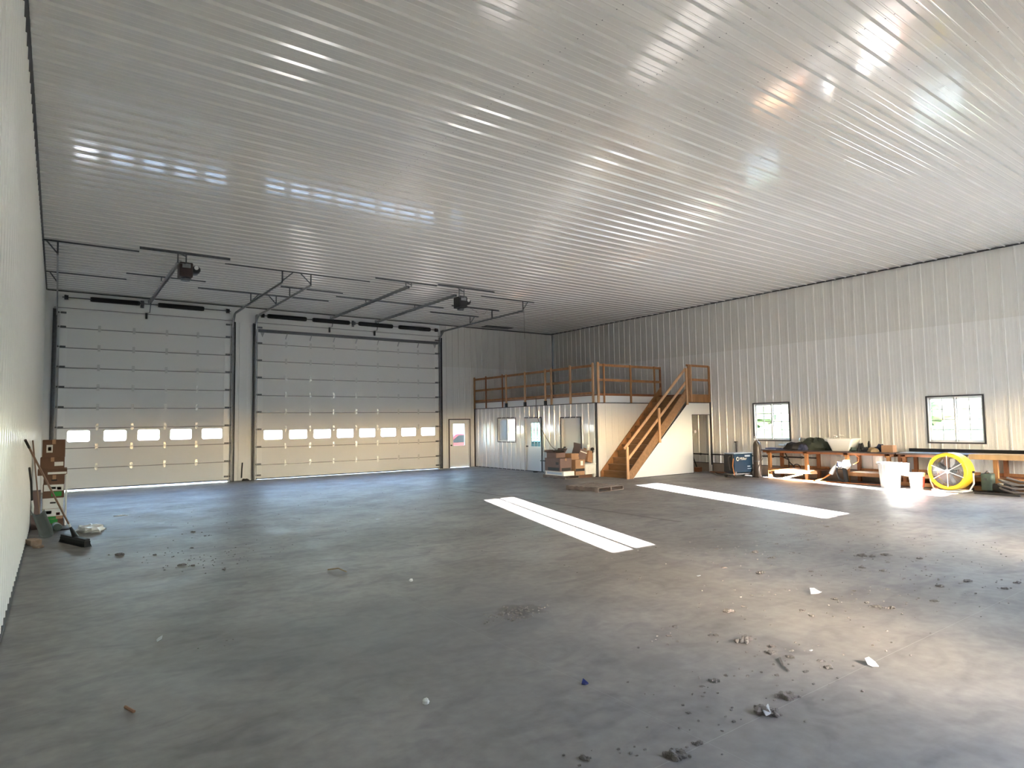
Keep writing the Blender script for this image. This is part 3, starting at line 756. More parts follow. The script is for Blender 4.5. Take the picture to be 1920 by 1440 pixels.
#PART2
# ------------------------------------------------------------------ cardboard boxes, generic
def carton(label,c,d,rz=0,m_='card',group=None,tilt=None,tape=True,flaps=None,bands=(),handle=None,name='cardboard_box'):
    """c = centre of the base (world), d = size; bands: (face,u0,u1,v0,v1,material); faces 'f' (-y) and 's' (-x)"""
    t=thing(name,label,'box',c,group,rz,world=False)
    if tilt: t.rotation_euler=(tilt[0],tilt[1],rz)
    w,l,h=d
    m=MB(); th=.006
    if flaps:
        m.box(-w/2,w/2,-l/2,-l/2+th,0,h); m.box(-w/2,w/2,l/2-th,l/2,0,h); m.box(-w/2,-w/2+th,-l/2,l/2,0,h); m.box(w/2-th,w/2,-l/2,l/2,0,h); m.box(-w/2,w/2,-l/2,l/2,0,th)
    else: m.box(-w/2,w/2,-l/2,l/2,0,h)
    m.build('carton_body',m_,t,bevel=.006,o=(0,0,0))
    if flaps:
        for (sx,sy,a) in flaps:
            m=MB(); fl=min(w,l)*.42
            if sx: m.bar((sx*w/2,0,h),(sx*(w/2+fl*math.cos(a)),0,h+fl*math.sin(a)),l*.96,.006,up=(0,0,1))
            else: m.bar((0,sy*l/2,h),(0,sy*(l/2+fl*math.cos(a)),h+fl*math.sin(a)),w*.96,.006,up=(0,0,1))
            m.build('flap',m_,t,o=(0,0,0))
    elif tape:
        m=MB(); m.box(-.028,.028,-l/2-.001,l/2+.001,h-.0005,h+.0012); m.box(-.028,.028,-l/2-.0015,-l/2,h-.08,h); m.build('packing_tape','card_l',t,o=(0,0,0))
    for f,u0,u1,v0,v1,bm in bands:
        m=MB()
        if f=='f': m.box(-w/2+u0*w,-w/2+u1*w,-l/2-.002,-l/2,v0*h,v1*h)
        elif f=='s': m.box(-w/2-.002,-w/2,-l/2+u0*l,-l/2+u1*l,v0*h,v1*h)
        else: m.box(-w/2+u0*w,-w/2+u1*w,-l/2+v0*l,-l/2+v1*l,h,h+.002)
        m.build('printed_label',bm,t,o=(0,0,0))
    if handle:
        m=MB(); m.box(-.045,.045,-l/2-.0025,-l/2,handle*h-.014,handle*h+.014); m.build('hand_hole','black',t,o=(0,0,0))
    return t

# left stack beside the wall
gx='boxes stacked against the left wall'
yb=-8.15
carton('lowest brown box of the stack by the left wall',(.36,yb,0),(.34,.45,.135),m_='card',group=gx,bands=[('f',.03,.72,.4,.99,'label_g')])
carton('white printed box with green band near the bottom of the left stack',(.355,yb,.135),(.33,.44,.20),m_='card_l',group=gx,bands=[('f',.02,.98,.28,.98,'paper'),('f',.2,.66,.02,.24,'label_g'),('f',.1,.45,.5,.8,'print_k'),('f',.66,.85,.35,.6,'lid_red')])
carton('white box with a dark hand hole low in the left stack',(.355,yb,.335),(.33,.44,.20),m_='paper',group=gx,handle=.55,tape=False)
carton('brown box with white top print and green label in the middle of the left stack',(.36,yb,.535),(.335,.45,.26),m_='card',group=gx,bands=[('f',.05,.97,.52,.98,'paper'),('f',.40,.88,.12,.46,'label_g'),('f',.35,.6,.66,.82,'print_k'),('f',.66,.86,.58,.8,'wood_l')])
carton('brown box with hand hole and small label above the middle of the left stack',(.365,yb,.795),(.33,.45,.175),m_='card',group=gx,handle=.45,bands=[('f',.42,.56,.68,.92,'card_l')])
carton('wide flat brown box with a long white strip in the left stack',(.335,yb,.97),(.46,.47,.12),m_='card',group=gx,bands=[('f',.34,.98,.15,.5,'paper')],tape=False)
carton('large brown box with small white label second from the top of the left stack',(.33,yb,1.09),(.38,.46,.22),m_='card',group=gx,bands=[('f',.58,.95,.25,.6,'paper')])
carton('topmost brown box with a square cream label on the left stack',(.345,yb,1.31),(.36,.42,.335),m_='card',group=gx,bands=[('f',.18,.45,.28,.72,'paper'),('f',.24,.39,.38,.60,'card_l')])
carton('dark brown box standing between the wall and the left stack',(.10,-8.5,0),(.13,.34,.70),m_='card_g',tape=False,group=gx)
# white foam sheets beside the stack
m=MB(); m.box(.545,.575,-8.4,-7.9,.0,.98)
tag(m.build('foam_sheet','white',o=(.56,-8.15,0),bevel=.004),'white foam sheet standing at the right side of the left box stack','foam sheet')
# rolled bottles in front
def bottle(x,y,label):
    t=thing('plastic_bottle',label,'bottle',(x,y,.055),'clear bottles lying in front of the left box stack',rz=.12,world=False)
    m=MB(); m.lathe([(.0,-.13),(.048,-.13),(.052,-.12),(.052,.06),(.045,.09),(.018,.125),(.018,.14)],(0,0,0),'y',20); m.build('bottle_body','bottle',t,smooth=True,o=(0,0,0))
    m=MB(); m.lathe([(.0,-.134),(.049,-.133),(.053,-.125),(.053,-.10)],(0,0,0),'y',20); m.build('bottle_base','green_m',t,smooth=True,o=(0,0,0))
    m=MB(); m.lathe([(.02,.14),(.02,.16),(0,.16)],(0,0,0),'y',14); m.build('bottle_cap','white',t,o=(0,0,0))
    t.rotation_euler=(math.radians(0),0,.12); t.scale=(1.25,1.6,1.25); t.location.z=.068
bottle(.27,-9.0,'clear bottle with green base, left one of the pair lying by the box stack')
bottle(.415,-8.95,'clear bottle with green base, right one of the pair lying by the box stack')
m=MB(); m.lathe([(0,0),(.10,0),(.11,.012),(.10,.02),(0,.02)],(.55,-9.0,.001),n=20)
tag(m.build('plastic_disc','rubber',o=(.55,-9.0,0)),'small dark plastic disc lying on the floor right of the clear bottles','disc')

# push broom
t=thing('push_broom','push broom with brown handle leaning on the left wall','broom',(.62,-11.05,0))
hd=Vector((.36,-1.02,0)).normalized()
c0=Vector((.66,-11.0,0)); a=c0-hd*.46; b=c0+hd*.46
m=MB(); m.bar(a+Vector((0,0,.105)),b+Vector((0,0,.105)),.075,.04); m.build('broom_block','blackp',t,bevel=.006)
m=MB(); m.bar(a+Vector((0,0,.045)),b+Vector((0,0,.045)),.085,.088)
for i in range(46):
    p=a+(b-a)*((i+.5)/46); 
    for s in (-1,1): m.tube([p+Vector((s*.03,0,.08)),p+Vector((s*.06,random.uniform(-.01,.01),.0))],.004,4)
m.build('bristles','broom',t)
top=Vector((.035,-12.55,1.70)); bs=Vector((.665,-11.0,.12)); dv=(top-bs)
m=MB(); m.tube([bs,bs+dv*.06,bs+dv*.12],[.045,.03,.017],10); m.build('handle_socket','blackp',t,smooth=True)
m=MB(); m.tube([bs+dv*.12,bs+dv*.155],.017,10); m.build('ferrule','white',t,smooth=True)
m=MB(); m.tube([bs+dv*.155,bs+dv*.5,top],.0135,10); m.build('broom_handle','handle',t,smooth=True)
m=MB(); m.tube([bs+dv*.93,bs+dv*1.0],.016,10); m.build('grip','rubber',t,smooth=True)

# scoop shovel
t=thing('scoop_shovel','grey scoop shovel with dark handle leaning on the left wall','shovel',(.2,-9.8,0))
m=MB(); n=8; vs=[]; fs=[]
for i in range(n+1):
    u=i/n; y=-10.0+.52*u*1.0; z=.015+.34*u; x0=.10+.22*(1-u)
    for j in range(7):
        q=(j/6-.5); lift=.09*(abs(q)*2)**2.2*(1 if u>.12 else .4)
        vs.append((.06+.14*(1-u)+.05+ q*.19+.03, y+.0, z+ .0+lift*(1)))
for i in range(n):
    for j in range(6):
        a_=i*7+j; fs.append((a_,a_+1,a_+8,a_+7))
m.add(vs,fs); bl=m.build('scoop_blade','grey_p',t,smooth=True); so=bl.modifiers.new('t','SOLIDIFY'); so.thickness=.006
m=MB(); m.tube([(.07,-9.45,.36),(.075,-9.5,.50),(.06,-9.55,.62)],.018,10); m.build('white_collar','white',t,smooth=True)
m=MB(); m.tube([(.06,-9.55,.62),(.05,-9.9,.95),(.035,-10.45,1.22)],[.016,.017,.016],10); m.build('shovel_handle','rubber',t,smooth=True)
# thin pole in the corner
m=MB(); m.tube([(.20,-9.2,.0),(.03,-8.9,1.65)],.012,8)
tag(m.build('thin_pole','handle',o=(.2,-9.2,0),smooth=True),'thin dark pole leaning on the left wall behind the broom handle','pole')
# broken block and plastic bag
m=MB(); m.cbox((.12,-10.62,.045),(.15,.30,.09),rot=Matrix.Rotation(.3,3,'Z')); m.cbox((.19,-11.0,.02),(.10,.12,.04),rot=Matrix.Rotation(.8,3,'Z'))
tag(m.build('broken_block','brick',o=(.13,-10.7,0),bevel=.012),'broken tan block on the floor against the left wall','block')
def crumple(name,c,r,sx,sy,sz,m_,label,cat,group=None,seg=12,rings=8,rough=.35):
    m=MB(); rr=random.Random(int(c[0]*1000+c[1]*77)); m.blob((c[0],c[1],0),r,sx,sy,sz,rough,seg,rings,rnd=rr)
    m.v=[(x,y,max(z,-.0)+.002) for x,y,z in m.v]
    return tag(m.build(name,m_,o=(c[0],c[1],0)),label,cat,group)
crumple('plastic_bag',(.93,-9.55),.26,.85,1.3,.42,'white','crumpled white plastic bag on the floor right of the broom','plastic bag')
crumple('paper_scrap',(1.54,-7.58),.10,1.3,.6,.15,'paper','thin white scrap on the floor in front of the left overhead door','paper scrap')
# short pry bar and dirt between the doors
m=MB(); m.tube([(5.60,-.12,.10),(5.62,-.08,.40),(5.64,-.055,.62)],.022,8)
tag(m.build('pry_bar','black',o=(5.6,-.12,0),smooth=True),'short black bar leaning on the pier between the overhead doors','bar')
crumple('dirt_heap',(5.72,-.14),.07,1.6,.8,.9,'rubber','small dark heap at the foot of the pier between the doors','dirt heap')
m=MB(); m.cbox((15.0,-4.55,.02),(.16,.14,.04),rot=Matrix.Rotation(.5,3,'Z'))
tag(m.build('door_wedge','rubber',o=(15.0,-4.55,0),bevel=.008),'small black wedge on the floor in front of the nine-pane door','door wedge')

# ------------------------------------------------------------------ boxes on a pallet by the loft room
gp='items piled beside the loft room'
def pallet(x,y,rz,label,s=1.0,hz=.125,lx=1.05,ly=1.15):
    t=thing('wooden_pallet',label,'pallet',(x,y,0),None,rz,world=False)
    for i in range(7):
        yy=-ly/2+.05+i*(ly-.1)/6; m=MB(); m.box(-lx/2,lx/2,yy-.045,yy+.045,hz-.018,hz); m.build('deck_board','pallet',t,o=(0,0,0),bevel=.002)
    for xx in (-lx/2+.02,0,lx/2-.02):
        m=MB(); m.box(xx-.02,xx+.02,-ly/2,ly/2,.02,hz-.018); m.build('stringer','pallet',t,o=(0,0,0),bevel=.002)
    for yy in (-ly/2+.05,0,ly/2-.05):
        m=MB(); m.box(-lx/2,lx/2,yy-.045,yy+.045,0,.02); m.build('bottom_board','pallet',t,o=(0,0,0))
    return t
pallet(12.33,-10.62,.10,'weathered low wooden pallet lying alone on the floor in front of the stairs')
t=pallet(14.42,-7.05,0,'dark pallet under the pile of cardboard boxes',lx=1.2,ly=1.15,hz=.10)
carton('flat white printed box low in the pile beside the loft room',(14.02,-7.12,.102),(.46,.95,.14),m_='paper',group=gp,bands=[('s',.1,.9,.25,.75,'lblue')],tape=False)
carton('tall grey-brown box with a black band at the left of the pile',(14.02,-7.05,.245),(.50,.80,.42),m_='card_g',group=gp,bands=[('s',.08,.80,.05,.28,'print_k'),('f',.12,.9,.03,.25,'print_k'),('s',.1,.28,.5,.7,'print_k')])
for o_ in [o for o in COL.objects if o.get('label','').startswith('tall grey-brown box')]:
    m=MB(); m.box(-.27,-.20,.36,.62,.30,.33); m.build('side_flap','black',o_,o=(0,0,0))
carton('open brown box with dark flaps on top of the tall pile box',(14.04,-6.92,.668),(.40,.50,.17),m_='card_g',group=gp,flaps=[(-1,0,.35),(1,0,.9),(0,1,.5)])
carton('pale tan box with black lower print facing the stairs',(14.50,-7.30,.102),(.42,.62,.50),m_='card_l',group=gp,bands=[('f',.02,.96,.25,.42,'print_k'),('f',.55,.8,.62,.92,'paper')])
carton('small tan box lying on the pale tan box in the pile',(14.43,-7.25,.604),(.34,.4,.20),m_='card_l',group=gp)
carton('tilted grey-brown box leaning on top of the pile beside the loft room',(14.72,-7.25,.58),(.36,.38,.38),m_='card_g',group=gp,tilt=(.12,.30),bands=[('f',.05,.95,.72,.80,'paper')],flaps=[(-1,0,1.2)])
carton('open tan box leaning at the right of the pile with rolls in it',(14.98,-7.42,.50),(.22,.26,.38),m_='card_l',group=gp,tilt=(0,.22),tape=False,flaps=[(0,1,1.2)])
carton('low brown box at the bottom right of the pile',(14.72,-7.38,.0),(.55,.50,.10),m_='card',group=gp,tape=False)
t=thing('plastic_tub','white plastic tub turned sideways at the right of the pile','tub',(14.93,-7.45,.102),gp,world=False)
m=MB(); m.box(-.24,.24,-.20,.20,0,.33); m.build('tub_body','white',t,o=(0,0,0),bevel=.03)
m=MB(); m.box(-.255,.255,-.215,.215,.33,.355); m.build('tub_lid','white',t,o=(0,0,0),bevel=.008)
m=MB(); 
for i in range(4): m.box(-.10+i*.07,-.085+i*.07,-.207,-.20,.04,.29)
m.build('tub_ribs','white',t,o=(0,0,0))
for k,(x,y) in enumerate(((14.97,-7.46),(15.06,-7.42))):
    m=MB(); m.lathe([(.03,0),(.035,0),(.035,.34),(.028,.36),(.0,.36)],(x,y,.72),n=14,rot=Matrix.Rotation(.06,3,'Y'))
    tag(m.build('paper_roll','paper',o=(x,y,.72),smooth=True),('left' if k==0 else 'right')+' white roll standing in the open tan box of the pile','roll',gp)
t=thing('caulk_gun','dark tools and cord lying on top of the box pile','tool',(14.1,-6.9,.84),gp)
m=MB(); m.tube([(13.95,-6.6,.86),(14.1,-6.85,.89),(14.25,-7.1,.87)],.03,8); m.build('tool_barrel','rubber',t,smooth=True)
m=MB(); m.tube([(14.2,-7.0,.88),(14.26,-7.05,.98),(14.30,-7.1,.90)],.014,8); m.build('tool_handle','rubber',t,smooth=True)
m=MB(); m.cbox((14.25,-6.85,.88),(.16,.3,.06),rot=Matrix.Rotation(.5,3,'Z')); m.build('tool_case','rubber',t)
# hose hanging from loft to pile
m=MB(); pts=[(XO-.05,-4.45,2.78),(XO-.08,-4.48,2.5),(XO-.09,-4.6,2.0),(XO-.12,-4.85,1.6),(XO-.16,-5.2,1.25),(XO-.3,-5.6,1.02),(XO-.55,-6.1,.92),(14.3,-6.6,.93)]
m.tube(pts,.013,8); tag(m.build('air_hose','hose',o=pts[0],smooth=True),'grey hose drooping from the loft edge to the box pile','hose')
# corner wall tap and pipe
t=thing('wall_faucet','small dark tap on a white pipe at the corner of the loft room','faucet',(15.12,-7.60,0))
m=MB(); m.tube([(15.12,-7.60,0),(15.12,-7.60,.82)],.035,10); m.tube([(15.12,-7.50,0),(15.12,-7.50,.80)],.03,10); m.build('white_pipe','white',t,smooth=True)
m=MB(); m.lathe([(.0,-.04),(.05,-.04),(.06,0),(.05,.04),(0,.04)],(15.07,-7.60,.93),'x',14); m.tube([(15.1,-7.6,.80),(15.08,-7.6,.93)],.02,8); m.build('tap_head','rubber',t,smooth=True)

# ------------------------------------------------------------------ behind the doorway under the stairs
t=thing('pedestal_fan','dark hanging hose reel with a round white gauge behind the understair doorway','hose reel',(19.2,-8.5,0)); t.name='hose_reel'; ORG[t.name]=Vector((19.2,-8.5,0))
m=MB(); m.lathe([(.0,-.06),(.16,-.06),(.17,-.05),(.13,-.04),(.13,.04),(.17,.05),(.16,.06),(0,.06)],(19.02,-8.45,1.42),'x',20); m.build('reel','rubber',t,smooth=True)
m=MB(); m.lathe([(.0,-.03),(.055,-.03),(.06,0),(0,0)],(19.24,-8.55,1.44),'y',16); m.build('gauge','white',t,smooth=True)
m=MB(); m.tube([(19.10,-8.5,1.35),(19.12,-8.5,.9),(19.18,-8.5,.5),(19.35,-8.55,.05)],.02,8); m.build('hose','rubber',t,smooth=True)
m=MB(); m.tube([(18.95,-8.40,0),(18.95,-8.40,1.42)],.03,8); m.build('stand','black',t)
m=MB(); m.cbox((19.25,-8.62,.08),(.30,.22,.16),rot=Matrix.Rotation(.3,3,'Z'))
tag(m.build('wood_block','wood_r',o=(19.25,-8.62,0),bevel=.01),'brown block on the floor inside the understair doorway','block')
m=MB(); m.tube([(19.50,-9.03,0),(19.50,-9.03,.25)],.035,12)
tag(m.build('pipe_stub','white',o=(19.5,-9.03,0),smooth=True),'short white pipe stub standing at the right side of the understair doorway','pipe')
# pipes along the right wall
t=thing('wall_pipe','dark pipe running along the right wall at knee height','pipe',(W-.06,-9.9,.62))
m=MB(); m.tube([(W-.06,-7.75,.62),(W-.06,-13.0,.62)],.02,10); m.build('pipe_run','black',t,smooth=True)
for y in (-8.5,-10.1,-11.4,-12.4): m=MB(); m.box(W-.09,W-.02,y-.015,y+.015,.58,.66); m.build('pipe_clip','galv_d',t)
m=MB(); m.lathe([(.035,-.05),(.04,0),(.035,.05)],(W-.06,-11.25,.62),'y',12); m.lathe([(0,-.06),(.05,-.05),(.05,-.04),(0,-.03)],(W-.12,-11.25,.66),'z',12); m.build('valve','black',t)
m=MB(); m.tube([(W-.05,-10.02,1.06),(W-.05,-10.02,.62)],.022,10); m.box(W-.10,W-.02,-10.07,-9.97,1.06,1.10)
tag(m.build('stub_pipe','galv_d',o=(W-.05,-10.02,.62)),'short upright stub on the wall pipe left of the blue welder','pipe')
# floor cables and boards by the doorway
t=thing('floor_hose','dark hose snaking on the floor from the doorway to the welder','hose',(18.6,-10.2,0))
m=MB(); m.tube([(19.2,-9.1,.02),(18.9,-9.5,.02),(18.35,-10.1,.02),(18.1,-10.6,.02),(18.0,-10.9,.02)],.018,8); m.build('hose_line','hose',t,smooth=True)
m=MB(); m.tube([(19.3,-9.3,.018),(18.7,-9.9,.018),(18.5,-10.5,.018),(18.3,-10.9,.018)],.014,8); m.build('hose_line','rubber',t,smooth=True)
m=MB(); m.cbox((19.2,-10.0,.03),(.14,1.5,.05),rot=Matrix.Rotation(.06,3,'Z'))
tag(m.build('floor_board','shelf',o=(19.2,-10,0),bevel=.004),'long dark board lying at the foot of the right wall left of the welder','board')

# ------------------------------------------------------------------ welder with trolley and gas cylinder
t=thing('welder','blue wheeled welding machine with white lettering beside the gas cylinder','welder',(18.35,-11.05,0),None,-.0)
Rw=Matrix.Rotation(math.radians(-12),3,'Z'); cw=Vector((18.33,-11.0,0))
def wp(x,y,z): return tuple(Rw@Vector((x,y,0))+cw+Vector((0,0,z)))
def wbox(m,x0,x1,y0,y1,z0,z1,mi=0): m.cbox(wp((x0+x1)/2,(y0+y1)/2,(z0+z1)/2),(x1-x0,y1-y0,z1-z0),mi,Rw)
m=MB(); wbox(m,-.42,.34,-.22,.22,.16,.76); m.build('case','blue',t,bevel=.02)
m=MB(); wbox(m,-.43,.36,-.23,.23,.76,.785); m.build('case_top','lblue',t,bevel=.008)
m=MB(); wbox(m,-.47,-.42,-.20,.20,.18,.74); m.build('front_panel','blackp',t,bevel=.012)
m=MB(); wbox(m,-.48,.40,-.22,.22,.10,.14); wbox(m,-.40,-.34,-.235,-.225,.14,.2); m.build('trolley_base','galv_d',t)
for sy in (-.26,.24):
    m=MB(); m.lathe([(0,-.025),(.06,-.03),(.12,-.025),(.13,0),(.12,.025),(.06,.03),(0,.025)],wp(.36,sy,.13),'y',22,rot=Rw) if False else m.lathe([(0,-.025),(.06,-.03),(.12,-.025),(.13,0),(.12,.025),(.06,.03),(0,.025)],wp(.36,sy,.13),'y',22); wh=m.build('wheel','rubber',t,smooth=True)
    m=MB(); m.lathe([(0,-.034),(.05,-.034),(.06,-.02)],wp(.36,sy,.13),'y',16); m.build('hub','galv',wh,o=ORG[t.name])
for sy in (-.2,.2): m=MB(); m.lathe([(0,-.02),(.05,-.018),(.05,.018),(0,.02)],wp(-.38,sy,.05),'y',14); m.build('caster','rubber',t,smooth=True)
m=MB(); m.tube([wp(-.42,-.1,.70),wp(-.56,-.12,.66),wp(-.58,-.14,.45),wp(-.52,-.12,.25)],.022,8); m.build('torch_cable','rubber',t,smooth=True)
m=MB(); m.tube([wp(-.50,-.28,.62),wp(-.60,-.34,.40),wp(-.50,-.30,.10)],.012,8); m.build('ground_cable','orange',t,smooth=True)
# logo: ring and lettering on the side facing the camera
m=MB(); m.lathe([(.045,-.006),(.065,-.006),(.065,.004),(.045,.004),(.045,-.006)],wp(-.28,-.226,.60),'y',24,rot=None)
ring=m.build('logo_ring','white',t)
def lettering(txt,size,loc,rot,m_,parent,nm='lettering',ext=.002):
    cu=D2.curves.new(nm,'FONT'); cu.body=txt; cu.size=size; cu.extrude=ext
    ob=D2.objects.new(nm,cu); COL.objects.link(ob)
    dg=bpy.context.evaluated_depsgraph_get(); me=D2.meshes.new_from_object(ob.evaluated_get(dg))
    D2.objects.remove(ob); me.materials.clear(); me.materials.append(M[m_])
    o=D2.objects.new(nm,me); COL.objects.link(o); o.rotation_euler=rot
    o.parent=parent; o.location=Vector(loc)-ORG[parent.name]; return o
lettering('Miller',.13,wp(-.20,-.226,.56),(PI/2,0,math.radians(-12)),'white',t)
m=MB(); wbox(m,.02,.24,-.226,-.222,.66,.715); wbox(m,.12,.24,-.226,-.222,.34,.37); wbox(m,.12,.28,-.226,-.222,.27,.29); m.build('side_decal','lblue',t)
t=thing('gas_cylinder','tall brown-grey gas cylinder with regulator behind the welder trolley','gas cylinder',(18.68,-11.42,0))
cx,cy=18.68,-11.42
m=MB(); m.lathe([(0,0),(.115,0),(.12,.03),(.12,.98),(.115,1.03),(.09,1.09),(.05,1.13),(.035,1.14),(.035,1.17)],(cx,cy,.02),n=28); m.build('cylinder_body','cyl',t,smooth=True)
m=MB(); m.lathe([(.025,0),(.025,.10),(0,.10)],(cx,cy,1.19),n=12); m.tube([(cx-.16,cy-.02,1.24),(cx+.06,cy,1.24)],.016,8); vl_=m.build('valve','galv',t,smooth=True)
for dx,dz in ((-.12,.04),(-.17,-.03)):
    m=MB(); m.lathe([(0,-.02),(.038,-.02),(.04,.0),(.038,.02),(0,.02)],(cx+dx,cy-.04,1.24+dz),'y',16); m.build('gauge','white',vl_,smooth=True,o=ORG[t.name])
m=MB(); m.tube([(cx-.15,cy-.04,1.2),(cx-.14,cy-.2,.95),(cx-.10,cy-.25,.6),(cx-.25,cy-.2,.35)],.014,8); m.build('gas_hose','hose',t,smooth=True)
m=MB(); m.lathe([(.124,.5),(.126,.5),(.126,.53),(.124,.53)],(cx,cy,0),n=28); m.tube([(cx+.12,cy-.05,1.12),(cx+.14,cy-.06,.9),(cx+.13,cy-.04,.0)],.013,6); m.build('chain_strap','galv_d',t)
m=MB(); m.box(cx-.13,cx+.13,cy-.12,cy+.13,0,.02); m.build('cylinder_rack','black',t)

# ------------------------------------------------------------------ workbenches
def bench(label,y0,y1,ztop,legs,topm,x0=18.78,x1=19.60,th=.035,apron='wood_r',front=None,shelf=None,legm='wood'):
    t=thing('workbench',label,'workbench',((x0+x1)/2,(y0+y1)/2,0),'workbenches along the right wall')
    m=MB(); m.box(x0-.03,x1,y0,y1,ztop-th,ztop); m.build('bench_top',topm,t,bevel=.003)
    if front:
        m=MB(); m.box(x0-.07,x0-.03,y0,y1,ztop-.125,ztop-.0); m.build('front_board',front,t,bevel=.003)
    m=MB(); m.box(x0+.02,x0+.058,y0+.05,y1-.05,ztop-th-.06,ztop-th); m.build('apron',apron,t)
    for y in legs:
        for x,mm in ((x0+.02,legm),(x1-.12,'wood_r')):
            m=MB(); m.box(x,x+.09,y-.045,y+.045,0,ztop-th); m.build('leg',mm,t,bevel=.003)
        m=MB(); m.box(x0+.02,x1-.03,y+.045,y+.085,ztop-th-.10,ztop-th); m.build('cross_brace',apron,t)
    for (ya,yb_,z,mm) in (shelf or []):
        m=MB(); m.box(x0+.03,x1-.05,ya,yb_,z-.02,z); m.build('lower_shelf',mm,t)
        m=MB(); m.box(x0-.01,x0+.028,ya,yb_,z-.10,z-.0); m.box(x1-.08,x1-.045,ya,yb_,z-.02,z+.07); m.build('shelf_rail','wood',t,bevel=.003)
    return t
bench('long dark-topped workbench under the clutter beside the gas cylinder',-15.52,-11.50,.885,[-11.76,-12.98,-14.20,-15.32],'bench_top',shelf=[(-13.3,-11.72,.30,'shelf'),(-15.35,-14.18,.30,'shelf')])
m=MB(); m.bar((18.73,-12.0,.20),(18.73,-13.35,.25),.035,.09); m.bar((18.68,-12.3,.02),(18.70,-12.9,.18),.03,.05)
tag(m.build('loose_plank','wood_l',o=(18.76,-12.7,0)),'sunlit loose plank leaning under the left end of the long workbench','plank')
bench('short middle workbench with pale blue sheet behind the white bins',-17.22,-15.55,.885,[-15.72,-16.72],'bench_top',shelf=[(-17.2,-15.6,.34,'shelf'),(-17.2,-15.6,.12,'shelf')],legm='wood_r')
bench('plywood-topped workbench at the right edge behind the yellow fan',-20.4,-17.24,.905,[-17.75,-19.3],'ply',front='ply',th=.03,shelf=[(-20.3,-17.3,.34,'wood_r'),(-20.3,-17.3,.12,'shelf')],legm='wood')
m=MB(); m.box(18.85,19.35,-17.2,-15.6,.886,.896)
tag(m.build('sheet_metal','lblue',o=(19.1,-16.4,.886)),'pale blue sheet lying on the middle workbench','sheet')
m=MB(); m.box(19.42,19.50,-20.3,-15.6,.905,.99)
tag(m.build('steel_beam','black',o=(19.46,-17.9,.905),bevel=.003),'long black steel beam lying along the back of the right workbenches','beam')
# things on the long bench
gb='clutter on the long workbench'
def lump(name,x,y,z,sx,sy,sz,m_,label,cat,seed=1,rough=.28,seg=14,rings=9):
    m=MB(); rr=random.Random(seed); m.blob((x,y,0),1,sx,sy,sz,rough,seg,rings,rnd=rr)
    m.v=[(a,b_,max(c,0)+z) for a,b_,c in m.v]
    return tag(m.build(name,m_,o=(x,y,z),smooth=True),label,cat,gb)
lump('canvas_tarp',19.28,-13.02,.886,.26,.52,.34,'canvas','grey-green canvas heap behind the white tub on the long workbench','tarp',3,.20,26,14)
lump('canvas_tarp',19.05,-12.55,.886,.24,.40,.22,'rubber','dark crumpled cloth in front of the canvas heap on the workbench','cloth',5,.22)
lump('jacket',18.98,-12.80,.886,.15,.16,.17,'navy','dark jacket bundle at the middle of the long workbench','jacket',6,.25)
m=MB(); m.cbox((19.05,-11.95,.905),(.40,.70,.035),rot=Matrix.Rotation(.15,3,'Z')@Matrix.Rotation(.05,3,'X'))
tag(m.build('blue_case','navy',o=(19.05,-11.95,.886),bevel=.01),'dark flat case at the left end of the long workbench','case',gb)
m=MB(); m.cbox((18.95,-11.75,.892),(.36,.45,.012),rot=Matrix.Rotation(.05,3,'Z'))
tag(m.build('clear_sheet','lblue',o=(18.95,-11.75,.886)),'pale sheet at the front left corner of the long workbench','sheet',gb)
t=thing('welding_helmet','white and blue face shield lying on the dark cloth','helmet',(19.1,-12.25,.95),gb)
m=MB(); m.blob((19.1,-12.28,1.02),.11,1.2,1.3,.7,.05,14,10); m.build('helmet_shell','white',t,smooth=True)
m=MB(); m.cbox((19.0,-12.12,1.03),(.12,.22,.05)); m.build('visor','lblue',t,bevel=.01)
m=MB(); m.lathe([(.02,0),(.1,.0),(.11,.05),(.09,.10),(0,.11)],(19.32,-12.6,1.14),n=12,rot=Matrix.Rotation(.3,3,'X'))
tag(m.build('grey_cap','galv',o=(19.32,-12.6,1.14),smooth=True),'small grey cap on top of the canvas heap','cap',gb)
# white tub
t=thing('utility_tub','large white plastic tub tapering to its base on the long workbench','tub',(19.12,-13.95,.886))
m=MB(); cx,cy=19.12,-13.96
def ringr(wx,wy,z,r=.05):
    pts=[]
    for sx,sy,q0 in ((1,1,0),(-1,1,PI/2),(-1,-1,PI),(1,-1,1.5*PI)):
        for i in range(5): q=q0+i*PI/8; pts.append((cx+sx*(wx-r)+r*math.cos(q),cy+sy*(wy-r)+r*math.sin(q),z))
    return pts
rs=[ringr(.19,.25,.888),ringr(.25,.38,1.22),ringr(.27,.41,1.225),ringr(.27,.41,1.25),ringr(.25,.385,1.25),ringr(.18,.24,.90)]
vs=[p_ for r_ in rs for p_ in r_]; n=20; fs=[(i*n+j,i*n+(j+1)%n,(i+1)*n+(j+1)%n,(i+1)*n+j) for i in range(5) for j in range(n)]; fs+=[tuple(range(n))[::-1],tuple(range(5*n,6*n))]
m.add(vs,fs); m.build('tub_body','white',t,smooth=True)
m=MB(); m.box(18.95,19.05,-13.62,-13.50,1.17,1.28); m.build('tub_handle','white',t,bevel=.012)
m=MB(); m.tube([(19.1,-13.72,1.25),(19.05,-13.75,1.33),(19.0,-13.85,1.31)],.02,8); m.tube([(19.15,-13.85,1.25),(19.1,-13.9,1.34),(19.12,-14.0,1.32)],.014,8); m.build('white_tool','white',t,smooth=True)
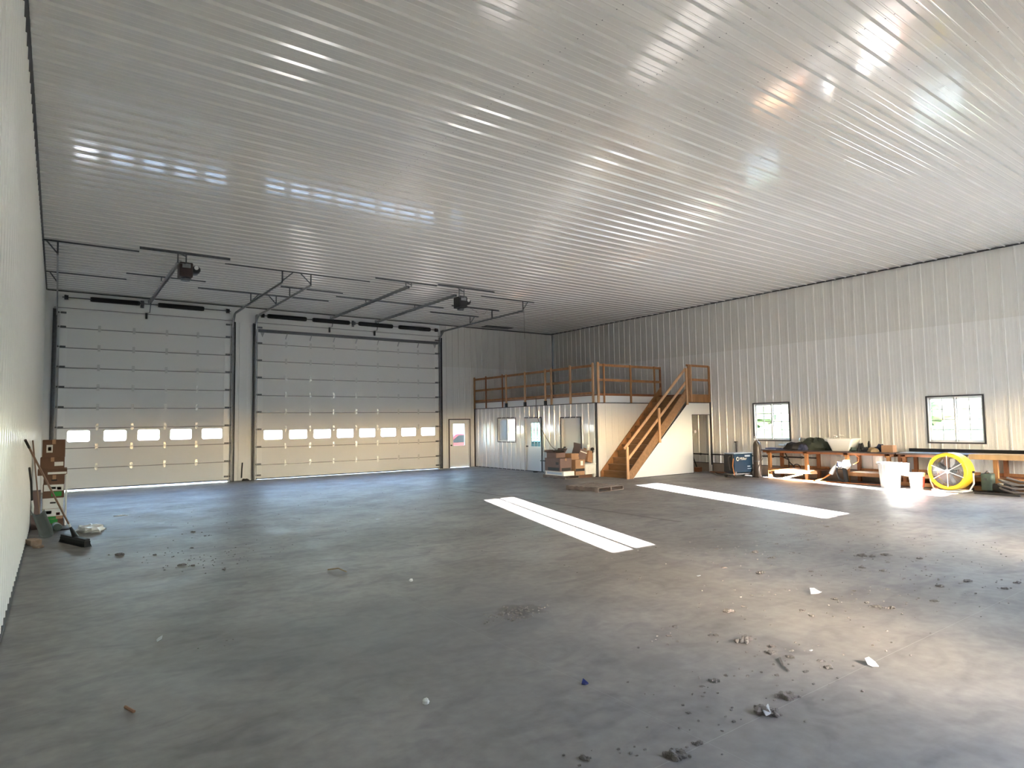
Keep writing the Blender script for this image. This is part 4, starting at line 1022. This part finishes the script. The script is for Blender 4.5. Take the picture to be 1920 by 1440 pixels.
for k,(x,y,sx,sy,sz,mm,lab) in enumerate([(19.0,-14.30,.10,.14,.11,'green_m','dark green tool case right of the white tub'),(19.2,-14.42,.12,.10,.22,'black','black drill standing right of the white tub'),(19.05,-14.62,.11,.10,.12,'rubber','black clutter piece between the drill and the tan rag'),(19.15,-14.68,.05,.04,.30,'black','thin black upright tool on the long workbench'),(19.25,-14.95,.12,.12,.20,'navy','dark blue bundle left of the pale box')]):
    lump('hand_tool',x,y,.886,sx,sy,sz,mm,lab,'tool',20+k,.25,10,7)
for k,(x,y,a,l_) in enumerate([(18.95,-14.5,.4,.4),(19.3,-14.7,-.5,.5),(19.1,-15.05,1.0,.35)]):
    m=MB(); d=Vector((math.cos(a),math.sin(a),.22))*l_/2; c=Vector((x,y,.97)); m.tube([c-d,c+d],.018,8); m.cbox(tuple(c-d*.7-Vector((0,0,.03))),(.08,.06,.09))
    tag(m.build('power_tool','rubber',o=(x,y,.886)),['slanted dark tool right of the white tub','long dark tool lying across the clutter near the wall','dark tool lying beside the tan rag'][k],'tool',gb)
lump('tan_rag',18.93,-14.88,.886,.11,.15,.12,'tan','tan rag in front of the dark tools on the workbench','rag',31,.2)
carton('pale open-top box at the right end of the long workbench',(19.05,-15.25,.886),(.24,.30,.19),m_='card_l',tape=False)
lump('rag',18.95,-12.05,.886,.09,.10,.05,'rubber','small dark rag near the left end of the long workbench','rag',33,.2)

# under and around the benches
t=thing('steel_stand','dark bent steel stand under the left end of the long workbench','stand',(19.35,-12.0,.30))
m=MB(); m.tube([(19.35,-12.1,.31),(19.35,-12.1,.55),(19.3,-12.02,.75),(19.3,-12.05,.82)],.018,8); m.tube([(19.35,-12.1,.55),(19.3,-11.85,.66)],.016,8); m.tube([(19.35,-12.1,.5),(19.35,-12.3,.31)],.016,8); m.build('stand_frame','black',t,smooth=True)
m=MB(); m.tube([(19.2,-12.45+.12*math.cos(q),.31+.12*math.sin(q)) for q in [i*PI/10 for i in range(11)]],.014,8)
tag(m.build('metal_hoop','black',o=(19.2,-12.45,.31),smooth=True),'dark half hoop standing on the lower bench shelf','hoop')
m=MB(); m.box(18.86,19.4,-15.30,-14.25,.303,.312); m.box(18.83,18.86,-15.25,-14.35,.26,.312)
tag(m.build('white_board','paper',o=(19.1,-14.8,.303),bevel=.003),'white sheet lying on the lower shelf behind the bins','sheet')
t=thing('leaf_blower','white and black blower hanging at a bench leg with its tube on the floor','leaf blower',(18.7,-14.1,0))
m=MB(); m.blob((18.68,-14.22,.52),.13,.8,1.0,1.1,.06,14,10); m.build('blower_body','white',t,smooth=True)
m=MB(); m.blob((18.62,-14.08,.52),.07,.8,1.0,1.1,.04,12,8); m.build('motor_cover','navy',t,smooth=True)
m=MB(); m.tube([(18.66,-14.05,.56),(18.66,-13.88,.38),(18.66,-13.80,.24)],[.05,.055,.06],12); m.build('blower_tube','white',t,smooth=True)
m=MB(); m.tube([(18.66,-13.80,.24),(18.62,-13.6,.10),(18.55,-13.4,.02)],.02,8); m.build('orange_strap','orange',t,smooth=True)
m=MB(); m.tube([(18.62,-14.02,.50),(18.60,-14.0,.32),(18.62,-14.06,.12),(18.66,-14.18,.03)],.03,8); m.tube([(18.66,-14.2,.45),(18.68,-14.24,.03)],.06,10); m.build('black_hose','rubber',t,smooth=True)
m=MB(); m.tube([(18.84,-14.35,.85),(18.86,-14.52,.72),(18.86,-14.5,.6),(18.84,-14.36,.52)],.010,6)
tag(m.build('hanging_cord','orange',o=(18.84,-14.4,.7),smooth=True),'orange cord looping between two legs of the long workbench','cord')
m=MB(); m.tube([(18.6,-12.9,.012),(18.55,-13.6,.012),(18.6,-14.4,.012),(18.55,-15.0,.012),(18.7,-15.3,.012)],.012,6)
tag(m.build('extension_cord','orange',o=(18.6,-13.8,0),smooth=True),'orange extension cord lying on the floor along the workbench','cord')

# trash can
def bin_(cx,cy,r0,r1,h,label,name,cat,m_,handles=True,rim=.03):
    t=thing(name,label,cat,(cx,cy,0))
    m=MB(); m.lathe([(0,0),(r0,0),(r0+.01,.02),(r1,h-.05),(r1+.005,h-.04),(r1+rim,h-.035),(r1+rim,h),(r1-.01,h),(r1-.02,h-.04),(r0-.01,.03),(0,.03)],(cx,cy,.002),n=30); m.build('bin_body',m_,t,smooth=True)
    if handles:
        for s in (1,-1):
            m=MB(); m.box(cx-.07,cx+.07,cy+s*(r1+.01),cy+s*(r1+.06),h-.06,h-.03); m.build('bin_handle',m_,t,bevel=.01)
    return t
t=bin_(18.24,-15.60,.215,.27,.66,'large white rubbish bin with dirt smears in front of the workbench','rubbish_bin','bin','bin_white')
m=MB(); m.tube([(18.0,-15.48,.0),(17.98,-15.50,.56)],.01,6)
m=MB(); m.prism([(18.06,.36),(18.42,.30),(18.50,.655),(18.00,.665)],'y',-15.99,-15.93); m.build('liner_flap','paper',t,bevel=.01)
m=MB(); m.box(18.22,18.26,-15.325,-15.31,.10,.45); 
t=bin_(18.28,-16.22,.135,.175,.42,'small white bucket with pink side standing between the large bin and the yellow fan','bucket','bucket','bin_white',False,.012)
m=MB(); m.lathe([(.150,.06),(.168,.22),(.176,.33),(.178,.33),(.170,.22),(.152,.06),(.150,.06)],(18.28,-16.22,.002),n=30)
keep=[]; 
for i,f in enumerate(m.f):
    c=sum((Vector(m.v[k]) for k in f),Vector())/len(f)
    if c.y<-16.22-.07 and c.x<18.33: keep.append(i)
m.f=[m.f[i] for i in keep]; m.m=[0]*len(m.f); m.build('pink_label','lid_red',t)
m=MB(); m.tube([(18.11,-16.20,.37),(18.09,-16.25,.40)],.015,6); m.build('bucket_ear','white',t)

# drum fan
t=thing('drum_fan','large round yellow drum fan on a low white frame','drum fan',(18.35,-17.0,0))
cx,cy,cz,R0=18.30,-16.98,.50,.455
axr=Matrix.Rotation(math.radians(-6),3,'Z')
def fl(prof,c,m,n=40,mi=0): return m.lathe(prof,c,'x',n,mi,axr)
m=MB(); fl([(R0-.09,-.16),(R0-.02,-.17),(R0,-.15),(R0,.17),(R0-.02,.19),(R0-.07,.19),(R0-.04,.17),(R0-.035,-.13),(R0-.09,-.145),(R0-.09,-.16)],(cx,cy,cz),m); m.build('drum','yellow',t,smooth=True)
m=MB(); fl([(R0-.042,.165),(R0-.042,-.125)],(cx,cy,cz),m); m.f=m.f[:40]; m.m=m.m[:40]; m.build('drum_lining','tan',t,smooth=True)
m=MB()
for r_ in [.06+.022*i for i in range(16)]: fl([(r_,.150),(r_+.006,.152),(r_,.154),(r_,.150)],(cx,cy,cz),m,30)
m.build('rear_guard','galv',t)
m=MB()
for r_ in [.05+.0165*i for i in range(20)]: 
    fl([(r_,-.153),(r_+.005,-.150),(r_,-.147),(r_,-.153)],(cx,cy,cz),m,36)
for k in range(16):
    a_=PI*k/16*2; q=Vector((-.150,math.cos(a_),math.sin(a_)))
    m.bar(Vector((cx,cy,cz))+axr@Vector((-.150,.03*math.cos(a_),.03*math.sin(a_))),Vector((cx,cy,cz))+axr@Vector((-.150,(R0-.08)*math.cos(a_),(R0-.08)*math.sin(a_))),.005,.005)
m.build('guard_grille','galv',t)
m=MB(); 
for a_ in (PI/2,-PI/2,.35,PI+.35,-.55,PI-.55): m.bar(Vector((cx,cy,cz))+axr@Vector((-.158,0,0)),Vector((cx,cy,cz))+axr@Vector((-.158,(R0-.07)*math.cos(a_),(R0-.07)*math.sin(a_))),.018,.010,up=(1,0,0))
fl([(0,-.175),(.05,-.17),(.06,-.15),(0,-.15)],(cx,cy,cz),m,16); m.build('guard_spokes','white',t)
for k in range(3):
    m=MB(); a_=2*PI*k/3+.4; vs=[]
    for rr_,wd in ((.07,.06),(.2,.12),(.34,.15)):
        for s in (-1,1):
            b_=a_+s*wd/rr_/2*1.2; vs.append(Vector((cx,cy,cz))+axr@Vector((s*.035,rr_*math.cos(b_),rr_*math.sin(b_))))
    m.add(vs,[(0,1,3,2),(2,3,5,4)]); bl=m.build('blade','galv',t,smooth=True); so=bl.modifiers.new('t','SOLIDIFY'); so.thickness=.004
m=MB(); fl([(0,-.06),(.07,-.06),(.08,.0),(.08,.15),(0,.16)],(cx,cy,cz),m,18); m.build('fan_motor','black',t,smooth=True)
m=MB()
for s in (-1,1):
    m.tube([tuple(Vector((cx,cy,0))+axr@Vector((0.02,s*(R0+.03),cz))),tuple(Vector((cx,cy,0))+axr@Vector((0.02,s*(R0+.03),.22))),tuple(Vector((cx,cy,0))+axr@Vector((-.02,s*(R0-.05),.06))),tuple(Vector((cx,cy,0))+axr@Vector((-.10,s*(R0-.22),.03))) ],.020,8)
m.tube([tuple(Vector((cx,cy,0))+axr@Vector((-.22,-R0+.12,.03))),tuple(Vector((cx,cy,0))+axr@Vector((-.26,0,.03))),tuple(Vector((cx,cy,0))+axr@Vector((-.22,R0-.12,.03)))],.02,8)
m.tube([tuple(Vector((cx,cy,0))+axr@Vector((.2,-R0+.1,.03))),tuple(Vector((cx,cy,0))+axr@Vector((.2,R0-.1,.03)))],.02,8)
for s in (-1,1): m.tube([tuple(Vector((cx,cy,0))+axr@Vector((-.22,s*(R0-.12),.03))),tuple(Vector((cx,cy,0))+axr@Vector((.2,s*(R0-.1),.03)))],.018,8)
m.build('fan_frame','white',t,smooth=True)
for s in (-1,1): m=MB(); c=Vector((cx,cy,cz))+axr@Vector((.02,s*(R0+.04),0)); m.lathe([(0,-.02),(.03,-.02),(.03,.02),(0,.02)],tuple(c),'y',12); m.build('pivot_knob','black',t)
# green-grey machine with coiled hose
t=thing('air_compressor','small grey-green machine on the floor right of the yellow fan','compressor',(18.75,-17.85,0))
m=MB(); m.box(18.48,18.73,-17.76,-17.54,.06,.46); m.build('motor_block','green_m',t,bevel=.02)
m=MB(); m.lathe([(0,-.25),(.08,-.24),(.10,-.2),(.10,.2),(.08,.24),(0,.25)],(18.60,-17.85,.13),'y',18); m.build('tank','rubber',t,smooth=True)
m=MB(); m.tube([(18.55,-17.6,.45),(18.57,-17.65,.52),(18.65,-17.7,.45)],.015,8); m.box(18.46,18.49,-17.66,-17.60,.3,.36); m.build('compressor_handle','galv_d',t)
t=thing('coiled_hose','grey hose coiled on the floor under the plywood bench','hose',(18.6,-18.1,0))
m=MB(); pts=[]
for i in range(70):
    q=i*2*PI/22; r_=.34+.02*math.sin(i*.7); pts.append((18.47+.22*math.cos(q)*1.1,-18.25+r_*math.sin(q),.03+.004*i+.10*max(0,math.sin(q))))
m.tube(pts,.022,8); m.build('hose_coil','hose',t,smooth=True)
m=MB(); m.bar((18.18,-17.5,.016),(18.12,-18.4,.016),.05,.03)
tag(m.build('floor_strip','rubber',o=(18.4,-17.9,0)),'dark strip lying on the floor in front of the coiled hose','strip')
m=MB(); m.tube([(17.75,-16.9,.01),(17.7,-17.1,.01),(17.78,-17.3,.01)],.014,6)
tag(m.build('twig','shelf',o=(17.75,-17.1,0)),'thin brown strip on the floor left of the fan frame','strip')

# ------------------------------------------------------------------ floor debris
CL=[(5.04, -20.22, 0.113), (5.09, -20.43, 0.045), (4.96, -20.51, 0.06), (4.99, -20.65, 0.048), (5.1, -20.83, 0.038), (5.02, -20.93, 0.052), (5.13, -20.58, 0.03), (4.32, -21.03, 0.105), (4.0, -21.07, 0.109), (4.16, -20.58, 0.054), (4.02, -20.58, 0.025), (3.9, -20.68, 0.02), (3.37, -21.06, 0.043), (3.16, -21.08, 0.096), (2.75, -20.79, 0.047), (3.0, -20.94, 0.014), (5.63, -19.64, 0.068), (4.88, -19.63, 0.042), (4.65, -19.76, 0.035), (4.6, -19.89, 0.025), (4.93, -19.96, 0.03), (4.97, -19.99, 0.036), (7.23, -18.94, 0.078), (8.24, -18.2, 0.073), (8.12, -18.55, 0.055), (8.04, -17.73, 0.033), (7.13, -18.5, 0.051), (6.81, -20.05, 0.044), (7.76, -19.27, 0.037), (9.12, -19.21, 0.083), (9.16, -19.32, 0.083), (9.39, -19.39, 0.076), (8.41, -19.55, 0.061), (8.44, -19.79, 0.053), (8.95, -19.61, 0.032), (9.24, -18.89, 0.034), (9.49, -19.77, 0.05), (8.24, -20.1, 0.029), (7.62, -20.19, 0.034), (8.16, -20.49, 0.057), (8.64, -20.58, 0.053), (8.58, -20.94, 0.052), (8.97, -20.94, 0.062), (7.49, -20.69, 0.053), (6.2, -20.05, 0.035), (6.11, -20.2, 0.04), (6.94, -20.3, 0.038), (6.87, -20.43, 0.062), (6.92, -20.53, 0.068), (7.28, -20.01, 0.033), (5.88, -19.63, 0.035), (6.3, -19.45, 0.031), (4.82, -20.87, 0.032), (4.6, -20.78, 0.027), (4.31, -20.57, 0.018), (3.63, -20.78, 0.023), (3.79, -20.8, 0.016), (3.6, -21.05, 0.015), (9.02, -18.04, 0.035), (9.64, -18.18, 0.036), (11.02, -17.74, 0.051), (12.16, -18.04, 0.033), (10.21, -17.87, 0.039), (9.35, -16.73, 0.038), (11.36, -15.19, 0.047), (10.68, -15.87, 0.044), (8.64, -18.62, 0.025), (8.61, -18.55, 0.029), (2.37, -10.99, 0.054), (2.47, -11.57, 0.031), (1.78, -13.89, 0.066), (1.9, -14.03, 0.049), (2.18, -14.54, 0.039), (2.1, -12.64, 0.037), (1.61, -17.5, 0.013), (1.58, -12.87, 0.046), (1.17, -12.53, 0.084)]
cl0=[]
for k in range(6):
    rr=random.Random(100+k); m=MB(); nb=12+2*k
    for i in range(nb):
        u=rr.gauss(0,.42); v=rr.gauss(0,.22); d=math.hypot(u,v*1.6)
        m.blob((u,v,.10),max(.07,.30-.2*d)*rr.uniform(.6,1.1),1.25,.95,.95,.35,7,5,rnd=rr)
    m.v=[(a,b_,max(c,0.0)) for a,b_,c in m.v]
    cl0.append(m)
meshes=[]
for k,m in enumerate(cl0):
    me=D2.meshes.new('mud_clump'); me.from_pydata(m.v,[],m.f); me.materials.append(M['clump']); me.update(); meshes.append(me)
for i,(x,y,s) in enumerate(CL):
    o=D2.objects.new('mud_clump',meshes[i%6]); COL.objects.link(o); rr=random.Random(i)
    o.location=(x,y,0.0); o.rotation_euler=(0,0,rr.uniform(-.9,.3)-.4); s*=1.0; o.scale=(s,s,s*rr.uniform(.9,1.25))
    tag(o,'small grey clump of dried mud lying on the concrete floor','mud clump','dried mud clumps scattered over the floor')
# fine crumbs: nobody could count these
m=MB(); rr=random.Random(5)
for (x,y,s) in CL:
    for i in range(4):
        dx,dy=rr.gauss(0,.18),rr.gauss(0,.14); m.blob((x+dx,y+dy,.002),rr.uniform(.004,.012),1.3,1,.7,.3,5,3,rnd=rr)
for i in range(260):
    m.blob((rr.uniform(5.5,11.5),rr.uniform(-21.2,-17),.002),rr.uniform(.004,.013),1.3,1,.7,.3,5,3,rnd=rr)
for i in range(120):
    m.blob((4.0+rr.gauss(0,.16),-18.42+rr.gauss(0,.10),.002),rr.uniform(.004,.014),1.3,1,.7,.3,5,3,rnd=rr)
for i in range(60):
    m.blob((2.2+rr.gauss(0,.5),-13.6+rr.gauss(0,.4),.002),rr.uniform(.004,.010),1.3,1,.7,.3,5,3,rnd=rr)
for i in range(90):
    m.blob((rr.uniform(1.5,9),rr.uniform(-16,-6),.002),rr.uniform(.004,.010),1.3,1,.7,.3,5,3,rnd=rr)
tag(m.build('dirt_crumbs','clump'),'fine crumbs of dried mud scattered over the concrete floor','dirt crumbs',kind='stuff')
def scrap(name,x,y,pts,m_,label,cat,z=.01,lift=()):
    m=MB(); n=len(pts); 
    vs=[(x+a*.52,y+b_*.52,z*.7+(lift[i] if lift else 0)*.8) for i,(a,b_) in enumerate(pts)]
    vs+= [(a,b_,c-.006) for a,b_,c in vs]
    m.add(vs,[tuple(range(n)),tuple(range(n,2*n))[::-1]]+[(i,i+n,(i+1)%n+n,(i+1)%n) for i in range(n)])
    return tag(m.build(name,m_,o=(x,y,0)),label,cat)
scrap('paper_scrap',5.31,-21.10,[(-.05,-.04),(.02,-.09),(.07,-.02),(.06,.06),(-.04,.07),(-.07,.02)],'scrap','bright white paper scrap on the floor at the lower right','paper scrap',.012,(0,.0,.02,.05,.05,.01))
scrap('paper_scrap',3.98,-21.10,[(-.07,-.03),(.0,-.05),(.07,.03),(.03,.03),(.0,.0),(-.03,.04)],'scrap','folded white paper scrap caught in a mud clump near the lower edge','paper scrap',.03,(0,.01,.05,.04,.0,.02))
scrap('plastic_scrap',6.87,-19.82,[(-.13,.03),(-.05,-.07),(.08,-.08),(.14,-.02),(.05,.06),(-.06,.09)],'scrap','crinkled translucent white plastic scrap among the mud clumps','plastic scrap',.015,(0,.01,.02,.0,.05,.06))
scrap('plastic_scrap',3.42,-20.06,[(-.03,-.035),(.03,-.03),(.035,.03),(0,.045),(-.06,.01)],'bluescrap','small dark blue plastic scrap on the floor at the lower centre','plastic scrap',.015,(0,.0,.01,.03,.0))
scrap('paper_scrap',1.15,-17.12,[(-.05,-.09),(.02,-.08),(.05,.09),(-.01,.10),(-.05,.0)],'scrap','small white chip on the floor at the left foreground','paper scrap',.012,(0,.02,.02,.0,.0))
scrap('paper_scrap',5.25,-20.67,[(-.03,-.012),(.03,-.012),(.03,.014),(-.03,.014)],'scrap','tiny white rectangular scrap among the mud clumps','paper scrap',.012)
scrap('paper_scrap',6.56,-18.57,[(-.05,-.02),(.05,-.02),(.06,.015),(-.04,.02)],'scrap','small white scrap on the floor right of the left sunlit patch','paper scrap',.012)
scrap('paper_scrap',5.51,-11.77,[(-.09,-.05),(.09,-.04),(.08,.05),(-.05,.06)],'scrap','white scrap on the floor in front of the wide overhead door','paper scrap',.012)
scrap('paper_scrap',8.86,-19.37,[(-.03,-.02),(.03,-.03),(.03,.02),(-.03,.02)],'scrap','tiny white scrap near the right edge among the mud clumps','paper scrap',.012)
m=MB(); m.blob((2.38,-19.67,.022),.022,1,1,1,.12,12,8); tag(m.build('white_pebble','white',o=(2.38,-19.67,0),smooth=True),'small round white pebble on the floor at the lower centre left','pebble')
m=MB(); m.blob((3.78,-16.66,.02),.022,1,1,.8,.12,10,6); tag(m.build('white_pebble','white',o=(3.78,-16.66,0),smooth=True),'tiny white pebble on the floor left of the left sunlit patch','pebble')
m=MB(); m.tube([(4.90,-20.62,.012),(4.78,-20.72,.012),(4.72,-20.80,.01)],.007,6); tag(m.build('wood_sliver','clump',o=(4.8,-20.7,0)),'thin sliver of wood on the floor among the mud clumps','sliver')
m=MB(); m.tube([(.79,-18.50,.008),(.83,-18.62,.008)],.010,6); tag(m.build('wood_sliver','shelf',o=(.8,-18.56,0)),'short dark sliver on the floor at the lower left','sliver')
m=MB(); m.tube([(3.22,-15.45,.01),(3.32,-15.55,.03),(3.36,-15.72,.01)],.008,6); tag(m.build('bent_strip','tan',o=(3.3,-15.57,0)),'thin bent tan strip on the floor left of the sunlit patch','strip')

# ------------------------------------------------------------------ outdoors
t=thing('parked_car','red car parked outside behind the far wall','car',(18.2,6.2,-.16))
m=MB(); m.prism([(16.0,.15),(16.0,.75),(16.9,.85),(17.5,1.35),(19.2,1.35),(19.8,.9),(20.5,.8),(20.6,.2)],'y',5.4,7.0); m.build('car_body','red_car',t,bevel=.06)
m=MB(); m.prism([(17.1,.88),(17.6,1.28),(19.1,1.28),(19.6,.9)],'y',5.38,7.02); m.build('car_window','black',t)
for x in (16.9,19.6):
    for y in (5.5,6.9): m=MB(); m.lathe([(0,-.1),(.3,-.1),(.32,0),(.3,.1),(0,.1)],(x,y,.16),'y',20); m.build('wheel','rubber',t,smooth=True)
rr=random.Random(9)
for k in range(9):
    x=150+rr.uniform(-8,8); y=-60+k*16+rr.uniform(-3,3)
    t=thing('distant_tree','dark leafy tree in the distant line seen through the right wall windows','tree',(x,y,-.2),'distant trees beyond the field')
    m=MB(); m.blob((x,y,2.6),2.6,1.2,1.5,.9,.25,12,9,rnd=rr); m.build('crown','leaf',t)
    m=MB(); m.tube([(x,y,-.2),(x,y,2)],.25,8); m.build('trunk','handle',t)
t=thing('distant_house','small white house far beyond the field','house',(95,-22,-.2))
m=MB(); m.box(90,100,-27,-17,-.2,4.0); m.build('house_wall','siding',t)
m=MB(); m.prism([(-27.5,4),(-16.5,4),(-22,7)],'x',89.5,100.5); m.build('roof','galv_d',t)
for y in (-25,-19.5): m=MB(); m.box(89.9,90,y-.6,y+.6,1.2,2.6); m.build('house_window','black',t)

# ------------------------------------------------------------------ light
sd=Vector((.318,1,-.1745)).normalized()
sl_=D2.lights.new('Sun','SUN'); sl_.energy=19; sl_.angle=math.radians(.25); sl_.color=(1,.98,.95)
so=D2.objects.new('Sun',sl_); COL.objects.link(so); so.rotation_euler=sd.to_track_quat('-Z','Y').to_euler()
w=D2.worlds.new('World'); scn.world=w; w.use_nodes=True
nt=w.node_tree; bg=nt.nodes['Background']
sky=nt.nodes.new('ShaderNodeTexSky'); sky.sky_type='NISHITA'; sky.sun_disc=False; sky.sun_elevation=math.radians(22); sky.sun_rotation=math.radians(197.6); sky.altitude=200; sky.air_density=1.0; sky.dust_density=2.0; sky.ozone_density=1.0
nt.links.new(sky.outputs[0],bg.inputs[0]); bg.inputs[1].default_value=.55
# sampling portals at the openings (they emit nothing)
def portal(c,sx,sy,d):
    l=D2.lights.new('opening_portal','AREA'); l.shape='RECTANGLE'; l.size=sx; l.size_y=sy; l.cycles.is_portal=True
    o=D2.objects.new('opening_portal',l); COL.objects.link(o); o.location=c; o.rotation_euler=Vector(d).to_track_quat('-Z','Y').to_euler()
portal((W+.06,(OD[0]+OD[1])/2,1.2),2.9,2.4,(-1,0,0))
for a in RW: portal((W+.15,(a[0]+a[1])/2,(a[2]+a[3])/2),1.3,1.25,(-1,0,0))
for a in BW: portal(((a[0]+a[1])/2,YR-.15,1.8),1.25,1.25,(0,1,0))
portal((2.8,.06,1.645),4.5,.4,(0,-1,0)); portal((9.8,.06,1.565),7.0,.4,(0,-1,0)); portal((14.42,.1,1.4),.6,.95,(0,-1,0)); portal((17.75,.15,1.5),2,1.2,(0,-1,0))

# ------------------------------------------------------------------ camera
f_,yaw,pitch,roll=1188.17,.62275,.06297,-.01502
cam=D2.cameras.new('Camera'); cam.sensor_width=36; cam.sensor_fit='HORIZONTAL'; cam.lens=36*f_/1920; cam.clip_start=.05; cam.clip_end=600
co=D2.objects.new('Camera',cam); COL.objects.link(co)
fv=Vector((math.sin(yaw)*math.cos(pitch),math.cos(yaw)*math.cos(pitch),math.sin(pitch)))
rv=Vector((math.cos(yaw),-math.sin(yaw),0)); uv=rv.cross(fv)
c_,s_=math.cos(roll),math.sin(roll); r2=rv*c_+uv*s_; u2=-rv*s_+uv*c_
mt=Matrix((r2,u2,-fv)).transposed().to_4x4(); mt.translation=(.38076,-23.46982,1.81907)
co.matrix_world=mt; scn.camera=co
scn.view_settings.view_transform='Standard'; scn.view_settings.look='None'; scn.view_settings.exposure=4.35; scn.view_settings.gamma=1; scn.view_settings.use_curve_mapping=False
scn.cycles.use_denoising=True
scn.cycles.max_bounces=9; scn.cycles.diffuse_bounces=7; scn.cycles.glossy_bounces=4; scn.cycles.transparent_max_bounces=12; scn.cycles.sample_clamp_indirect=8
scn.cycles.caustics_reflective=False
